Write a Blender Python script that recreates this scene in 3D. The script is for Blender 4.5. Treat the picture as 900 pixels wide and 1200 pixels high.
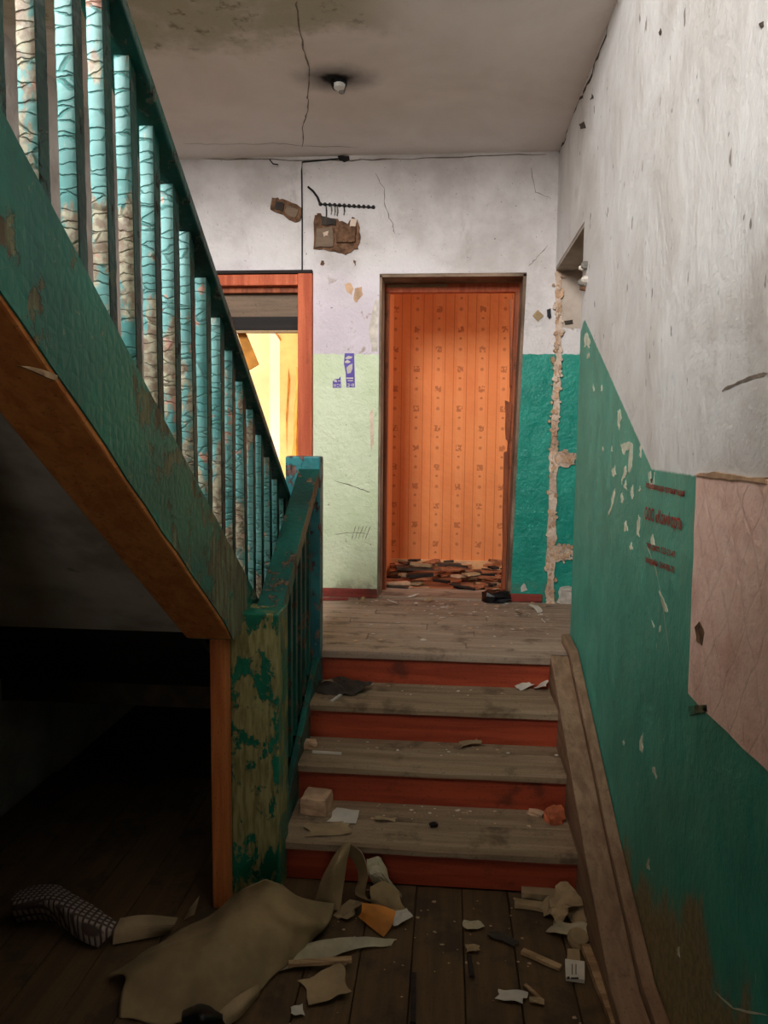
import bpy, bmesh, math, random
from mathutils import Vector, Matrix, noise as mnoise
for o in list(bpy.data.objects): bpy.data.objects.remove(o)
sc = bpy.context.scene; COL = sc.collection

# ------------------------------------------------------------------ camera
F, VPX, VPY, ROLL = 880.0, 525.0, 515.0, 0.010
CAM = Vector((0, 0, 1.64))
yc = Vector((VPX-450, 600-VPY, F)).normalized()
zc = Vector((ROLL*F, F, -(600-VPY))).normalized()
zc = (zc - yc*zc.dot(yc)).normalized()
xc = zc.cross(yc)
if xc.x < 0: xc = -xc
RW = Matrix((xc, yc, zc))                 # photo camera (x right, y up, z forward) -> world
right = RW @ Vector((1,0,0)); upv = RW @ Vector((0,1,0)); fwd = RW @ Vector((0,0,1))
cd = bpy.data.cameras.new('camera'); cam = bpy.data.objects.new('camera', cd); COL.objects.link(cam)
cam.matrix_world = Matrix.Translation(CAM) @ Matrix((right, upv, -fwd)).transposed().to_4x4()
cd.sensor_fit = 'VERTICAL'; cd.sensor_height = 36; cd.lens = 36*F/1200; cd.clip_start = 0.02
sc.camera = cam

# ------------------------------------------------------------------ light and exposure
w = bpy.data.worlds.new('sky'); sc.world = w; w.use_nodes = True
w.node_tree.nodes['Background'].inputs[0].default_value = (0.75, 0.85, 1.0, 1)
w.node_tree.nodes['Background'].inputs[1].default_value = 0.6
vs = sc.view_settings; vs.view_transform = 'Standard'; vs.look = 'None'; vs.gamma = 1.0
vs.use_curve_mapping = False; vs.exposure = 0.0
def area(name, loc, target, sx, sy, power, color):
    l = bpy.data.lights.new(name, 'AREA'); l.shape = 'RECTANGLE'; l.size = sx; l.size_y = sy
    l.energy = power; l.color = color
    o = bpy.data.objects.new(name, l); COL.objects.link(o); o.location = loc
    o.rotation_euler = (Vector(target)-Vector(loc)).to_track_quat('-Z', 'Y').to_euler(); return o
area('daylight_stair_window', (-1.25, -1.68, 4.20), (-1.25, 2, 4.20), 1.20, 2.10, 610, (1.0, 0.985, 0.97))
area('daylight_entrance_door', (0.02, -1.68, 1.10), (0.02, 2, 1.10), 0.80, 1.90, 5.5, (1.0, 0.86, 0.66))
area('daylight_yellow_room_window', (-2.97, 5.75, 2.25), (0, 5.75, 2.25), 0.90, 1.30, 85, (1.0, 0.97, 0.93))
area('daylight_orange_room_window', (2.27, 5.40, 2.25), (0, 5.40, 2.25), 0.70, 1.20, 42, (1.0, 0.92, 0.82))

# ------------------------------------------------------------------ main dimensions (m)
XR, XL, YB, ZL, ZC = 0.62, -1.90, 4.66, 0.64, 3.33
def ray(px, py): return RW @ Vector((px-450, 600-py, F))
def onX(px, py, X): r = ray(px, py); return CAM + r*(X/r.x)
def onY(px, py, Y): r = ray(px, py); return CAM + r*(Y/r.y)
def onZ(px, py, Z): r = ray(px, py); return CAM + r*((Z-CAM.z)/r.z)

# ------------------------------------------------------------------ node helpers
class V:
    def __init__(s, k, so): s.k, s.so = k, so
    def _op(s, op, o, rev=False):
        a, b = (o, s) if rev else (s, o)
        return s.k.m(op, a, b)
    def __add__(s, o): return s._op('ADD', o)
    def __radd__(s, o): return s._op('ADD', o, True)
    def __sub__(s, o): return s._op('SUBTRACT', o)
    def __rsub__(s, o): return s._op('SUBTRACT', o, True)
    def __mul__(s, o): return s._op('MULTIPLY', o)
    def __rmul__(s, o): return s._op('MULTIPLY', o, True)
    def __truediv__(s, o): return s._op('DIVIDE', o)
class K:
    def __init__(s, name):
        s.mat = bpy.data.materials.new(name); s.mat.use_nodes = True; s.t = s.mat.node_tree
        s.bsdf = s.t.nodes['Principled BSDF']; s.tc = s.t.nodes.new('ShaderNodeTexCoord')
        sp = s.t.nodes.new('ShaderNodeSeparateXYZ'); s.P = s.tc.outputs['Object']; s.link(s.P, sp.inputs[0])
        s.x, s.y, s.z = [V(s, sp.outputs[i]) for i in range(3)]
    def link(s, a, b): s.t.links.new(a, b)
    def put(s, v, inp):
        if isinstance(v, V): s.link(v.so, inp)
        elif isinstance(v, (tuple, list)): inp.default_value = (*v, 1) if len(v) == 3 and inp.type == 'RGBA' else v
        elif isinstance(v, (int, float)): inp.default_value = v
        else: s.link(v, inp)
    def m(s, op, a, b=None):
        n = s.t.nodes.new('ShaderNodeMath'); n.operation = op; s.put(a, n.inputs[0])
        if b is not None: s.put(b, n.inputs[1])
        return V(s, n.outputs[0])
    def abs(s, a): return s.m('ABSOLUTE', a)
    def fract(s, a): return s.m('FRACT', a)
    def floor(s, a): return s.m('FLOOR', a)
    def mn(s, a, b): return s.m('MINIMUM', a, b)
    def mx(s, a, b): return s.m('MAXIMUM', a, b)
    def vec(s, x, y, z):
        n = s.t.nodes.new('ShaderNodeCombineXYZ')
        for i, v in enumerate((x, y, z)): s.put(v, n.inputs[i])
        return n.outputs[0]
    def stretch(s, sx, sy, sz):
        n = s.t.nodes.new('ShaderNodeVectorMath'); n.operation = 'MULTIPLY'; s.link(s.P, n.inputs[0]); n.inputs[1].default_value = (sx, sy, sz); return n.outputs[0]
    def noise(s, scale, detail=4, rough=.55, vec=None, dist=0):
        n = s.t.nodes.new('ShaderNodeTexNoise'); s.link(vec or s.P, n.inputs['Vector'])
        n.inputs['Scale'].default_value = scale; n.inputs['Detail'].default_value = detail
        n.inputs['Roughness'].default_value = rough; n.inputs['Distortion'].default_value = dist
        return V(s, n.outputs['Fac'])
    def voro(s, scale, feature='F1', vec=None):
        n = s.t.nodes.new('ShaderNodeTexVoronoi'); n.feature = feature; s.link(vec or s.P, n.inputs['Vector']); n.inputs['Scale'].default_value = scale
        return V(s, n.outputs['Distance'])
    def ramp(s, v, a, b, c=0., d=1.):
        n = s.t.nodes.new('ShaderNodeMapRange'); n.interpolation_type = 'SMOOTHSTEP' ; s.put(v, n.inputs[0])
        for i, q in enumerate((a, b, c, d)): n.inputs[i+1].default_value = q
        return V(s, n.outputs[0])
    def lin(s, v, a, b, c=0., d=1.):
        n = s.t.nodes.new('ShaderNodeMapRange'); s.put(v, n.inputs[0])
        for i, q in enumerate((a, b, c, d)): n.inputs[i+1].default_value = q
        return V(s, n.outputs[0])
    def mix(s, f, a, b):
        n = s.t.nodes.new('ShaderNodeMix'); n.data_type = 'RGBA'; s.put(f, n.inputs[0]); s.put(a, n.inputs[6]); s.put(b, n.inputs[7])
        return V(s, n.outputs[2])
    def rnd(s):
        n = s.t.nodes.new('ShaderNodeObjectInfo'); return V(s, n.outputs['Random'])
    def wobble(s, amt=1.0):
        """shift the texture space per object so copies differ"""
        n = s.t.nodes.new('ShaderNodeVectorMath'); n.operation = 'ADD'; s.link(s.P, n.inputs[0])
        r = s.rnd()*37.0*amt; s.link(s.vec(r, r, r), n.inputs[1]); s.P = n.outputs[0]
    def done(s, col, rough=.8, bump=None, dist=.01, strength=1., spec=.3):
        s.put(col, s.bsdf.inputs['Base Color']); s.put(rough, s.bsdf.inputs['Roughness'])
        s.bsdf.inputs['Specular IOR Level'].default_value = spec
        if bump is not None:
            b = s.t.nodes.new('ShaderNodeBump'); b.inputs['Distance'].default_value = dist; b.inputs['Strength'].default_value = strength
            s.put(bump, b.inputs['Height']); s.link(b.outputs[0], s.bsdf.inputs['Normal'])
        return s.mat
def lin3(r, g, b):
    f = lambda c: (c/255/12.92 if c/255 < .04045 else ((c/255+.055)/1.055)**2.4)
    return (f(r), f(g), f(b))
M = {}
def simple(name, col, rough=.8, scale=12, var=.35, bump=.004):
    k = K(name); k.wobble(); n = k.noise(scale, 5)
    M[name] = k.done(k.mix(k.ramp(n, .3, .7), tuple(c*(1-var) for c in col), tuple(min(1, c*(1+var*.6)) for c in col)), rough, n, bump)
    return M[name]

TEAL = lin3(28, 140, 122); TEALW = lin3(46, 132, 112); WHITE = lin3(212, 206, 202); LGREEN = lin3(212, 222, 190); PINK = lin3(222, 178, 160)
# --- white back wall with painted dado
k = K('back_wall_paint')
st = k.noise(2.2, 6, .6); fine = k.noise(38, 5, .6)
white = k.mix(k.ramp(st, .40, .68), lin3(222, 216, 214), lin3(192, 184, 180))
white = k.mix(k.ramp(k.noise(5, 6, .7, k.stretch(1, 1, .35)), .60, .74)*.5, white, lin3(162, 152, 146))
lil = k.ramp(k.z+(k.noise(6, 4)-.5)*.3, 2.80, 2.40)*k.ramp(k.x, .0, -.2)
white = k.mix(lil*.6, white, lin3(214, 200, 214))
white = k.mix(k.ramp(k.noise(9, 5, .6, dist=.6), .63, .69)*lil*.6, white, lin3(150, 118, 96))
lg = k.mix(k.ramp(k.noise(4, 5), .35, .7), LGREEN, lin3(198, 212, 174))
lg = k.mix(k.ramp(k.noise(13, 6, .7), .66, .74)*.6, lg, lin3(120, 130, 92))
tl = k.mix(k.ramp(k.noise(6, 5), .3, .7), lin3(20, 132, 116), lin3(40, 152, 132))
dado = k.mix(k.ramp(k.x, .0, .01), lg, tl)
edge = k.z + (k.noise(20, 3)-.5)*.02
dirt = k.ramp(k.z, .66, .80, .6, 0.)*k.ramp(k.noise(16, 4), .4, .6)
c = k.mix(k.ramp(edge, 2.154, 2.160), dado, white); c = k.mix(dirt, c, lin3(110, 92, 70))
c = k.mix(k.ramp(k.noise(60, 3), .70, .74)*.7, c, lin3(90, 78, 66))
M['back_wall'] = k.done(c, k.mix(k.ramp(edge, 2.154, 2.16), (.35,)*3, (.85,)*3), fine*.35+st*1.0+k.noise(9, 5)*.5, .022)
# --- right wall: white plaster above a stepped teal dado
k = K('right_wall_paint')
st = k.noise(1.7, 7, .6, dist=.5); fine = k.noise(42, 6, .65); strk = k.noise(3, 5, .6, k.stretch(1, 1.3, .75), .6)
white = k.mix(k.ramp(st, .38, .70), lin3(220, 220, 219), lin3(200, 196, 191))
white = k.mix(k.ramp(strk, .55, .72)*.4, white, lin3(178, 170, 162))
white = k.mix(k.ramp(k.noise(14, 3, .5, k.stretch(1, 1.6, .8)), .71, .745)*.75, white, lin3(112, 100, 90))
white = k.mix(k.ramp(k.noise(26, 3, .55, k.stretch(1, 1.7, .7)), .70, .73)*.7, white, lin3(120, 110, 102))
white = k.mix(k.ramp(k.noise(11, 3, .5, k.stretch(1, 1.5, .8)), .72, .74)*.8, white, lin3(96, 86, 78))
bh = k.lin(k.y, 2.35, 3.60, 1.555, 2.195) + k.ramp(k.y, 3.62, 3.72)*-.04
edge = k.z - bh + (k.noise(40, 4)-.5)*.010
tl = k.mix(k.ramp(k.noise(5, 6, .6, k.stretch(1, 1, .7)), .3, .7), lin3(40, 142, 126), lin3(64, 160, 142))
tl = k.mix(k.ramp(k.noise(30, 4, .6, k.stretch(1, 1.8, .55)), .69, .72)*.8, tl, lin3(182, 186, 160))
tl = k.mix(k.ramp(k.noise(70, 3, .6, k.stretch(1, 1.5, .7)), .68, .72)*.5, tl, lin3(20, 70, 58))
wornz = k.z - (k.noise(3.5, 6, .7, k.stretch(1, 1, .5))-.5)*.9 - k.lin(k.y, 1.5, 3.0, .50, .14)
tl = k.mix(k.ramp(wornz, .05, -.06), tl, k.mix(k.ramp(fine, .4, .6), lin3(150, 132, 96), lin3(112, 112, 78)))
c = k.mix(k.ramp(edge, -.004, .004), tl, white)
M['right_wall'] = k.done(c, k.mix(k.ramp(edge, -.004, .004), (.42,)*3, (.88,)*3), st*1.0+strk*.4+k.noise(7, 4, .5, None, .4)*.4+fine*.14, .019)
# --- ceiling with soot ring, damp stain
k = K('ceiling_whitewash')
st = k.noise(1.6, 7, .6, dist=.4)
c = k.mix(k.ramp(st, .35, .7), lin3(232, 224, 218), lin3(218, 208, 200))
dmp = k.ramp(k.y+(k.noise(2.5, 6, .65)-.5)*1.1, 3.42, 3.1)*k.ramp(k.x, -.1, -.5)
c = k.mix(dmp*.75, c, lin3(158, 152, 122)); c = k.mix(k.ramp(k.noise(11, 6, .7), .55, .66)*dmp*.7, c, lin3(108, 92, 66))
dx = (k.x+.56)/1.25; dy = (k.y-3.69)/.9
r = k.m('SQRT', dx*dx+dy*dy) + (k.noise(9, 4)-.5)*.08
c = k.mix(k.ramp(r, .20, .03)*.8, c, lin3(36, 32, 26)); c = k.mix(k.ramp(r, .07, .03), c, lin3(14, 12, 10))
M['ceiling'] = k.done(c, .9, st+k.noise(30, 4)*.2, .015)
# --- plain grey plaster
def plaster(name, a, b, bump=.01):
    k = K(name); n = k.noise(3.2, 7, .62); f = k.noise(36, 5)
    c = k.mix(k.ramp(n, .35, .68), a, b); c = k.mix(k.ramp(k.noise(9, 4), .68, .74)*.6, c, tuple(q*.4 for q in b))
    M[name] = k.done(c, .9, n+f*.25, bump)
plaster('soffit_plaster', lin3(190, 180, 168), lin3(150, 138, 124))
plaster('grey_plaster', lin3(186, 180, 174), lin3(150, 142, 134))
plaster('reveal_plaster', lin3(150, 128, 108), lin3(98, 80, 64), .02)
plaster('rough_mortar', lin3(226, 206, 186), lin3(170, 136, 112), .05)
plaster('light_block_dark', lin3(70, 58, 48), lin3(44, 36, 30))
plaster('niche_white', lin3(200, 186, 172), lin3(168, 148, 130))
# --- peeling green paint on wood
def peel(name, paint, paint2, bare, bare2, amount, vs=.5, scale=9, grad=None):
    k = K(name); ax = (k.x, k.y, k.z); k.wobble()
    n = k.noise(scale, 8, .68, k.stretch(1, 1, vs), .3); g = k.noise(60, 4, .6, k.stretch(1, 1, .15)); f = k.noise(4, 3)
    if grad: n = n+k.lin(ax[grad[0]], *grad[1:])
    a = k.ramp(n, amount, amount+.035)
    pc = k.mix(k.ramp(f, .35, .65), paint, paint2); bc = k.mix(k.ramp(g, .35, .65), bare, bare2)
    chip = k.ramp(k.noise(46, 4, .6), .66, .70)
    pc = k.mix(chip*.8, pc, bare)
    M[name] = k.done(k.mix(a, pc, bc), k.mix(a, (.38,)*3, (.85,)*3), (1-a)*.35+g*.25+k.voro(34, 'DISTANCE_TO_EDGE')*.4, .006)
peel('green_stringer', lin3(24, 112, 92), lin3(18, 92, 78), lin3(118, 122, 92), lin3(88, 76, 56), .555, .8, 6, (1, 1.5, 2.9, -.02, .13))
peel('green_newel', lin3(24, 122, 92), lin3(18, 96, 72), lin3(156, 150, 100), lin3(122, 116, 70), .485, .55, 12)
peel('green_rail', lin3(28, 98, 86), lin3(18, 66, 58), lin3(120, 96, 76), lin3(60, 54, 44), .565, .6, 14)
peel('green_dark', lin3(22, 74, 64), lin3(14, 48, 42), lin3(92, 104, 88), lin3(30, 30, 26), .56, .9, 22)  # dark handrail paint; on the baluster sides it is painted-in shade
peel('teal_newel', lin3(58, 134, 138), lin3(36, 98, 104), lin3(150, 112, 100), lin3(52, 48, 48), .535, .9, 12)
# --- crazed turquoise baluster paint
k = K('baluster_paint'); zz = k.z; rr = k.rnd()*37.
warp = k.vec(k.x*.45+rr, k.y*.45+rr, k.z*1.6+(k.noise(26, 3)-.5)*.045+rr); k.wobble()
ck = k.voro(24, 'DISTANCE_TO_EDGE', warp); big = k.noise(7, 6, .65, k.stretch(1, 1, .5))
f = k.noise(3, 3)
pc = k.mix(k.ramp(f, .35, .65), lin3(128, 190, 187), lin3(86, 156, 153))
bare = k.mix(k.ramp(k.noise(50, 4), .4, .6), lin3(190, 186, 160), lin3(150, 132, 112))
low = k.lin(zz, -.36, .20, .11, -.03)
a = k.ramp(big+low, .53, .57)
c = k.mix(a, pc, bare)
c = k.mix(k.ramp(k.noise(17, 4), .64, .68), c, lin3(206, 160, 140))
crk = k.ramp(ck, .024, .006)
c = k.mix(crk*.55, c, lin3(78, 84, 72))
M['baluster'] = k.done(c, .42, k.ramp(ck, 0., .07)*.6+big*.3, .006, 1., .5)
# --- wood
def wood(name, a, b, axis, dirt=(.1, .08, .06), dirtamt=.62, rough=.7, bump=.004, grain=26):
    k = K(name); k.wobble(); sx = [1, 1, 1]; sx[axis] = .06
    g = k.noise(grain, 6, .6, k.stretch(*sx), .4); n = k.noise(5, 6, .65)
    c = k.mix(k.ramp(g, .32, .68), a, b); c = k.mix(k.ramp(n, dirtamt, dirtamt+.14)*.7, c, dirt); c = k.mix(k.ramp(k.noise(95, 4, .6), .57, .68)*.45, c, dirt)
    M[name] = k.done(c, rough, g+n*.4, bump)
wood('orange_beam', lin3(212, 138, 74), lin3(184, 108, 54), 1, lin3(84, 44, 22), .60)
wood('orange_post', lin3(206, 124, 66), lin3(172, 92, 46), 2, lin3(96, 52, 28), .62)
wood('door_frame_orange', lin3(204, 106, 70), lin3(170, 78, 48), 2, lin3(92, 50, 34), .62)
wood('door_frame_brown', lin3(168, 92, 56), lin3(120, 60, 36), 2, lin3(60, 40, 28), .55)
wood('dark_timber', lin3(40, 30, 26), lin3(22, 18, 16), 0, lin3(14, 12, 10), .6)
wood('red_riser', lin3(172, 74, 44), lin3(140, 54, 32), 0, lin3(76, 40, 28), .56, .5)
wood('red_baseboard', lin3(150, 66, 54), lin3(112, 44, 36), 0, lin3(80, 56, 46), .55)
wood('worn_tread', lin3(152, 130, 104), lin3(128, 106, 82), 0, lin3(80, 64, 48), .52, .9)
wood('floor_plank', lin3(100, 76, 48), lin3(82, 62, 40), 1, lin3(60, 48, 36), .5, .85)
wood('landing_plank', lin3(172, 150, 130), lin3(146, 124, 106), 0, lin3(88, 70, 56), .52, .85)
wood('skirt_brown', lin3(150, 122, 96), lin3(120, 92, 70), 1, lin3(80, 58, 42), .58, .7)
wood('lath_wood', lin3(176, 146, 108), lin3(130, 100, 70), 0, lin3(80, 60, 44), .6)
wood('fibreboard', lin3(128, 106, 86), lin3(104, 86, 70), 0, lin3(70, 56, 44), .6)
wood('orange_debris', lin3(176, 112, 76), lin3(110, 66, 44), 0, lin3(60, 40, 30), .52)
simple('dirt', lin3(70, 56, 42)); simple('paper_white', lin3(200, 192, 178), .8, 9, .15); simple('paper_tan', lin3(160, 136, 102), .8, 9, .25)
simple('tarp_beige', lin3(146, 124, 88), .8, 7, .25, .006); simple('plastic_clear', lin3(170, 158, 130), .35, 8, .3)
simple('card_orange', lin3(196, 124, 48), .7, 8, .4); simple('brick_clay', lin3(196, 160, 128), .9, 14, .3, .01)
simple('brick_red', lin3(186, 100, 64), .9, 14, .35, .01); simple('black_plastic', lin3(20, 20, 22), .4, 14, .4); simple('black_cable', lin3(24, 22, 22), .6)
simple('soot_crack', lin3(74, 64, 56), .9, 30, .3); simple('hair_crack', lin3(128, 116, 104), .9, 30, .3); simple('porcelain', lin3(222, 220, 212), .3, 20, .15); simple('paint_chip', lin3(206, 208, 186), .85, 20, .2)
simple('plaster_chip', lin3(210, 200, 188), .9, 18, .25, .008); simple('brown_plaster', lin3(120, 88, 66), .95, 22, .55, .03); simple('purple_print', lin3(86, 66, 158), .5, 20, .15)
simple('stencil_red', lin3(150, 48, 42), .7, 50, .3); simple('cream_wallpaper', lin3(244, 226, 176), .8, 5, .12); simple('yellow_wallpaper', lin3(238, 208, 140), .8, 5, .16); simple('white_plaster', lin3(246, 240, 226), .8, 5, .06)
simple('amber_strip', lin3(206, 140, 62), .8, 9, .3); simple('beige_baseboard', lin3(226, 176, 124), .7, 9, .2); simple('steel', lin3(120, 116, 108), .4, 20, .4); simple('beige_plate', lin3(176, 150, 110), .7, 20, .3)
simple('window_white', lin3(214, 212, 206), .5, 9, .15); simple('dark_leaf', lin3(62, 52, 44), .7, 16, .5); simple('grey_wall_plain', lin3(176, 172, 166), .9, 3, .15)
k = K('pink_net_plaster')
u, v = k.y*9.0+k.noise(5, 3)*.8, k.z*6.0+k.noise(6, 3)*.8
g1 = k.abs(k.fract(u+v)-.5); g2 = k.abs(k.fract(u-v)-.5)
net = k.ramp(k.mn(g1, g2), .0, .07); n = k.noise(8, 6, .65)
c = k.mix(k.ramp(n, .35, .7), lin3(244, 212, 198), lin3(228, 188, 172)); c = k.mix((1-net)*.14, c, lin3(150, 104, 90))
M['pink_plaster'] = k.done(c, .9, net*.07+k.noise(34, 5)*.5+n*.5, .010)
k = K('orange_wallpaper')       # vertical stripes with columns of small motifs
PX_, PZ_ = .166, .300
col = k.floor(k.x/PX_); u = k.fract(k.x/PX_)-.5; vv = k.fract(k.z/PZ_ + k.fract(col*.5))
nb = (k.noise(60, 3)-.5)*.10
sq = k.ramp(k.mx(k.abs(u)*PX_, k.abs(vv-.25)*PZ_)+nb*.08, .026, .020)*k.ramp(k.noise(46, 2), .42, .50)
d1, d2 = u*PX_, (vv-.75)*PZ_
dot = k.ramp(k.m('SQRT', d1*d1+d2*d2)+nb*.03, .016, .010)
d2 = (vv-.02)*PZ_; dot2 = k.ramp(k.m('SQRT', d1*d1+d2*d2), .012, .008)
ln = k.ramp(k.abs(k.abs(u)-.30), .022, .012); band = k.ramp(k.abs(u), .17, .15)
base = k.mix(k.ramp(k.noise(2, 4), .35, .7), lin3(226, 142, 84), lin3(214, 126, 72))
base = k.mix(band*.30, base, lin3(232, 160, 104)); base = k.mix(ln*.5, base, lin3(160, 78, 40))
c = k.mix(k.mx(k.mx(sq, dot*.8), dot2)*.55, base, lin3(136, 62, 36))
M['orange_wallpaper'] = k.done(c, .75, k.noise(30, 3), .003)
k = K('orange_wallpaper_side'); c = k.mix(k.ramp(k.abs(k.fract(k.y/.2)-.5), .2, .16)*.4, lin3(206, 118, 66), lin3(176, 88, 46)); M['orange_side'] = k.done(c, .75)
k = K('knit_cloth'); u = k.abs(k.fract(k.x*52)-.5); v = k.abs(k.fract(k.y*60)-.5); h = k.ramp(k.mx(u, v), .22, .42)
c = k.mix(h, lin3(170, 150, 136), lin3(88, 72, 64)); M['knit'] = k.done(c, .95, 1-h, .006)
k = K('window_glass'); t = k.t; mixs = t.nodes.new('ShaderNodeMixShader'); tr = t.nodes.new('ShaderNodeBsdfTransparent'); gl = t.nodes.new('ShaderNodeBsdfGlossy')
gl.inputs['Roughness'].default_value = .05; mixs.inputs[0].default_value = .08; k.link(tr.outputs[0], mixs.inputs[1]); k.link(gl.outputs[0], mixs.inputs[2])
k.link(mixs.outputs[0], t.nodes['Material Output'].inputs['Surface']); M['glass'] = k.mat

# ------------------------------------------------------------------ mesh helpers
class MB:
    def __init__(s): s.v, s.f = [], []
    def add(s, vs, fs):
        o = len(s.v); s.v += [tuple(p) for p in vs]; s.f += [tuple(i+o for i in f) for f in fs]; return s
    def box(s, x0, x1, y0, y1, z0, z1):
        return s.add([(x0,y0,z0),(x1,y0,z0),(x1,y1,z0),(x0,y1,z0),(x0,y0,z1),(x1,y0,z1),(x1,y1,z1),(x0,y1,z1)],
                     [(0,3,2,1),(4,5,6,7),(0,1,5,4),(1,2,6,5),(2,3,7,6),(3,0,4,7)])
    def prism(s, poly, d):
        """poly: list of 3D points; d: extrusion vector"""
        d = Vector(d); n = len(poly); P = [Vector(p) for p in poly]
        nn = Vector((0,0,0))
        for i in range(n): nn += P[i].cross(P[(i+1) % n])
        if nn.dot(d) > 0: P.reverse()
        return s.add(P+[p+d for p in P], [tuple(range(n)), tuple(range(2*n-1, n-1, -1))]+[((i+1) % n, i, n+i, n+(i+1) % n) for i in range(n)])
    def tube(s, pts, r, seg=6):
        pts = [Vector(p) for p in pts]; rings = []
        for i, p in enumerate(pts):
            t = (pts[min(i+1, len(pts)-1)]-pts[max(i-1, 0)]).normalized()
            a = t.orthogonal().normalized() if abs(t.z) > .95 else t.cross(Vector((0,0,1))).normalized(); b = t.cross(a)
            rr = r[i] if isinstance(r, (list, tuple)) else r
            rings.append([p+a*math.cos(6.2832*j/seg)*rr+b*math.sin(6.2832*j/seg)*rr for j in range(seg)])
        vs = [q for R in rings for q in R]; fs = []
        for i in range(len(rings)-1):
            for j in range(seg): fs.append((i*seg+j, i*seg+(j+1) % seg, (i+1)*seg+(j+1) % seg, (i+1)*seg+j))
        fs += [tuple(range(seg-1, -1, -1)), tuple((len(rings)-1)*seg+j for j in range(seg))]
        return s.add(vs, fs)
    def build(s, name, mat, parent=None, bevel=0, smooth=False):
        me = bpy.data.meshes.new(name); me.from_pydata(s.v, [], s.f); me.update()
        me.materials.append(M[mat] if isinstance(mat, str) else mat)
        if smooth:
            for p in me.polygons: p.use_smooth = True
        return link(name, me, parent, bevel)
def link(name, me, parent=None, bevel=0):
    o = bpy.data.objects.new(name, me); COL.objects.link(o)
    if parent: setpar(o, parent)
    if bevel:
        b = o.modifiers.new('bevel', 'BEVEL'); b.width = bevel; b.segments = 2; b.limit_method = 'ANGLE'
    return o
def setpar(o, p):
    o.parent = p
    loc = Vector(p.location)
    if p.parent: loc += Vector(p.parent.location)*0
    o.matrix_parent_inverse = Matrix.Translation(-loc)
def tag(o, label, cat, group=None, kind=None):
    o['label'] = label; o['category'] = cat
    if group: o['group'] = group
    if kind: o['kind'] = kind
    return o
def thing(name, loc, label, cat, group=None):
    o = bpy.data.objects.new(name, None); COL.objects.link(o); o.location = loc; o.empty_display_size = .05
    return tag(o, label, cat, group)
def struct(o, label, cat='structure'):
    o['kind'] = 'structure'; o['label'] = label; o['category'] = cat; return o
def box(name, b, mat, parent=None, bevel=0): return MB().box(*b).build(name, mat, parent, bevel)
def rough_poly(pts, jit, sub, rng):
    """subdivide a 2D outline with jitter"""
    out = []
    n = len(pts)
    for i in range(n):
        a, b = Vector(pts[i]), Vector(pts[(i+1) % n])
        for j in range(sub):
            p = a.lerp(b, j/sub); out.append((p.x+rng.uniform(-jit, jit), p.y+rng.uniform(-jit, jit)))
    return out
RIGHTN, BACKN, CEILN = 'X', 'Y', 'Z'
def patch(name, pxs, plane, c, mat, parent, thick=.003, jit=0, sub=1, seed=1):
    """thin piece lying on a wall plane; outline given as photo pixels; extruded towards the room"""
    rng = random.Random(seed)
    if jit or sub > 1: pxs = rough_poly(pxs, jit, sub, rng)
    fn = {'X': onX, 'Y': onY, 'Z': onZ}[plane]
    P = [fn(x, y, c) for x, y in pxs]
    d = {'X': (-thick, 0, 0), 'Y': (0, -thick, 0), 'Z': (0, 0, -thick)}[plane]
    if plane == 'Z' and c < CAM.z: d = (0, 0, thick)
    return MB().prism(P, d).build(name, mat, parent)
def ribbon(name, pxs, plane, c, width, mat, parent, seed=1, jit=1.0):
    rng = random.Random(seed); fn = {'X': onX, 'Y': onY, 'Z': onZ}[plane]
    P = []
    for i in range(len(pxs)-1):
        for j in range(5):
            t = j/5; P.append((pxs[i][0]*(1-t)+pxs[i+1][0]*t+rng.uniform(-jit, jit), pxs[i][1]*(1-t)+pxs[i+1][1]*t+rng.uniform(-jit, jit)))
    P.append(pxs[-1]); W = [fn(x, y, c) for x, y in P]
    n = {'X': Vector((-1,0,0)), 'Y': Vector((0,-1,0)), 'Z': Vector((0,0,-1))}[plane]
    L, R_ = [], []
    for i, p in enumerate(W):
        t = (W[min(i+1, len(W)-1)]-W[max(0, i-1)]).normalized(); s = t.cross(n); ww = width*rng.uniform(.25, .75)*(0.35 if i in (0, len(W)-1) else 1)
        L.append(p+s*ww+n*.0012); R_.append(p-s*ww+n*.0012)
    m = MB(); N = len(W); m.add(L+R_, [(i, i+1, N+i+1, N+i) for i in range(N-1)])
    return m.build(name, mat, parent)
def cr(p0, p1, p2, p3, t):
    return .5*((2*p1)+(p2-p0)*t+(2*p0-5*p1+4*p2-p3)*t*t+(3*p1-p0-3*p2+p3)*t**3)
def sheet(rows, sub=5, crumple=.006, seed=1, freq=9, zmin=.002):
    """smooth sheet through a lattice of 3D points, with crumple noise"""
    A = [[Vector(p) for p in r] for r in rows]
    def up(L):
        o = []
        for i in range(len(L)-1):
            a, b, c, d = L[max(i-1, 0)], L[i], L[i+1], L[min(i+2, len(L)-1)]
            for j in range(sub): o.append(cr(a, b, c, d, j/sub))
        return o+[L[-1]]
    B = [up(r) for r in A]; Cc = list(zip(*B)); Dd = [up(list(c)) for c in Cc]
    nx, ny = len(Dd), len(Dd[0]); vs = []
    off = Vector((seed*3.1, seed*1.7, seed*.9))
    for i in range(nx):
        for j in range(ny):
            p = Dd[i][j].copy()
            q = p*freq+off
            d = mnoise.noise_vector(q)+mnoise.noise_vector(q*2.3)*.5
            p += d*crumple; p.z = max(p.z, zmin); vs.append(p)
    return MB().add(vs, [(i*ny+j, (i+1)*ny+j, (i+1)*ny+j+1, i*ny+j+1) for i in range(nx-1) for j in range(ny-1)])
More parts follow.
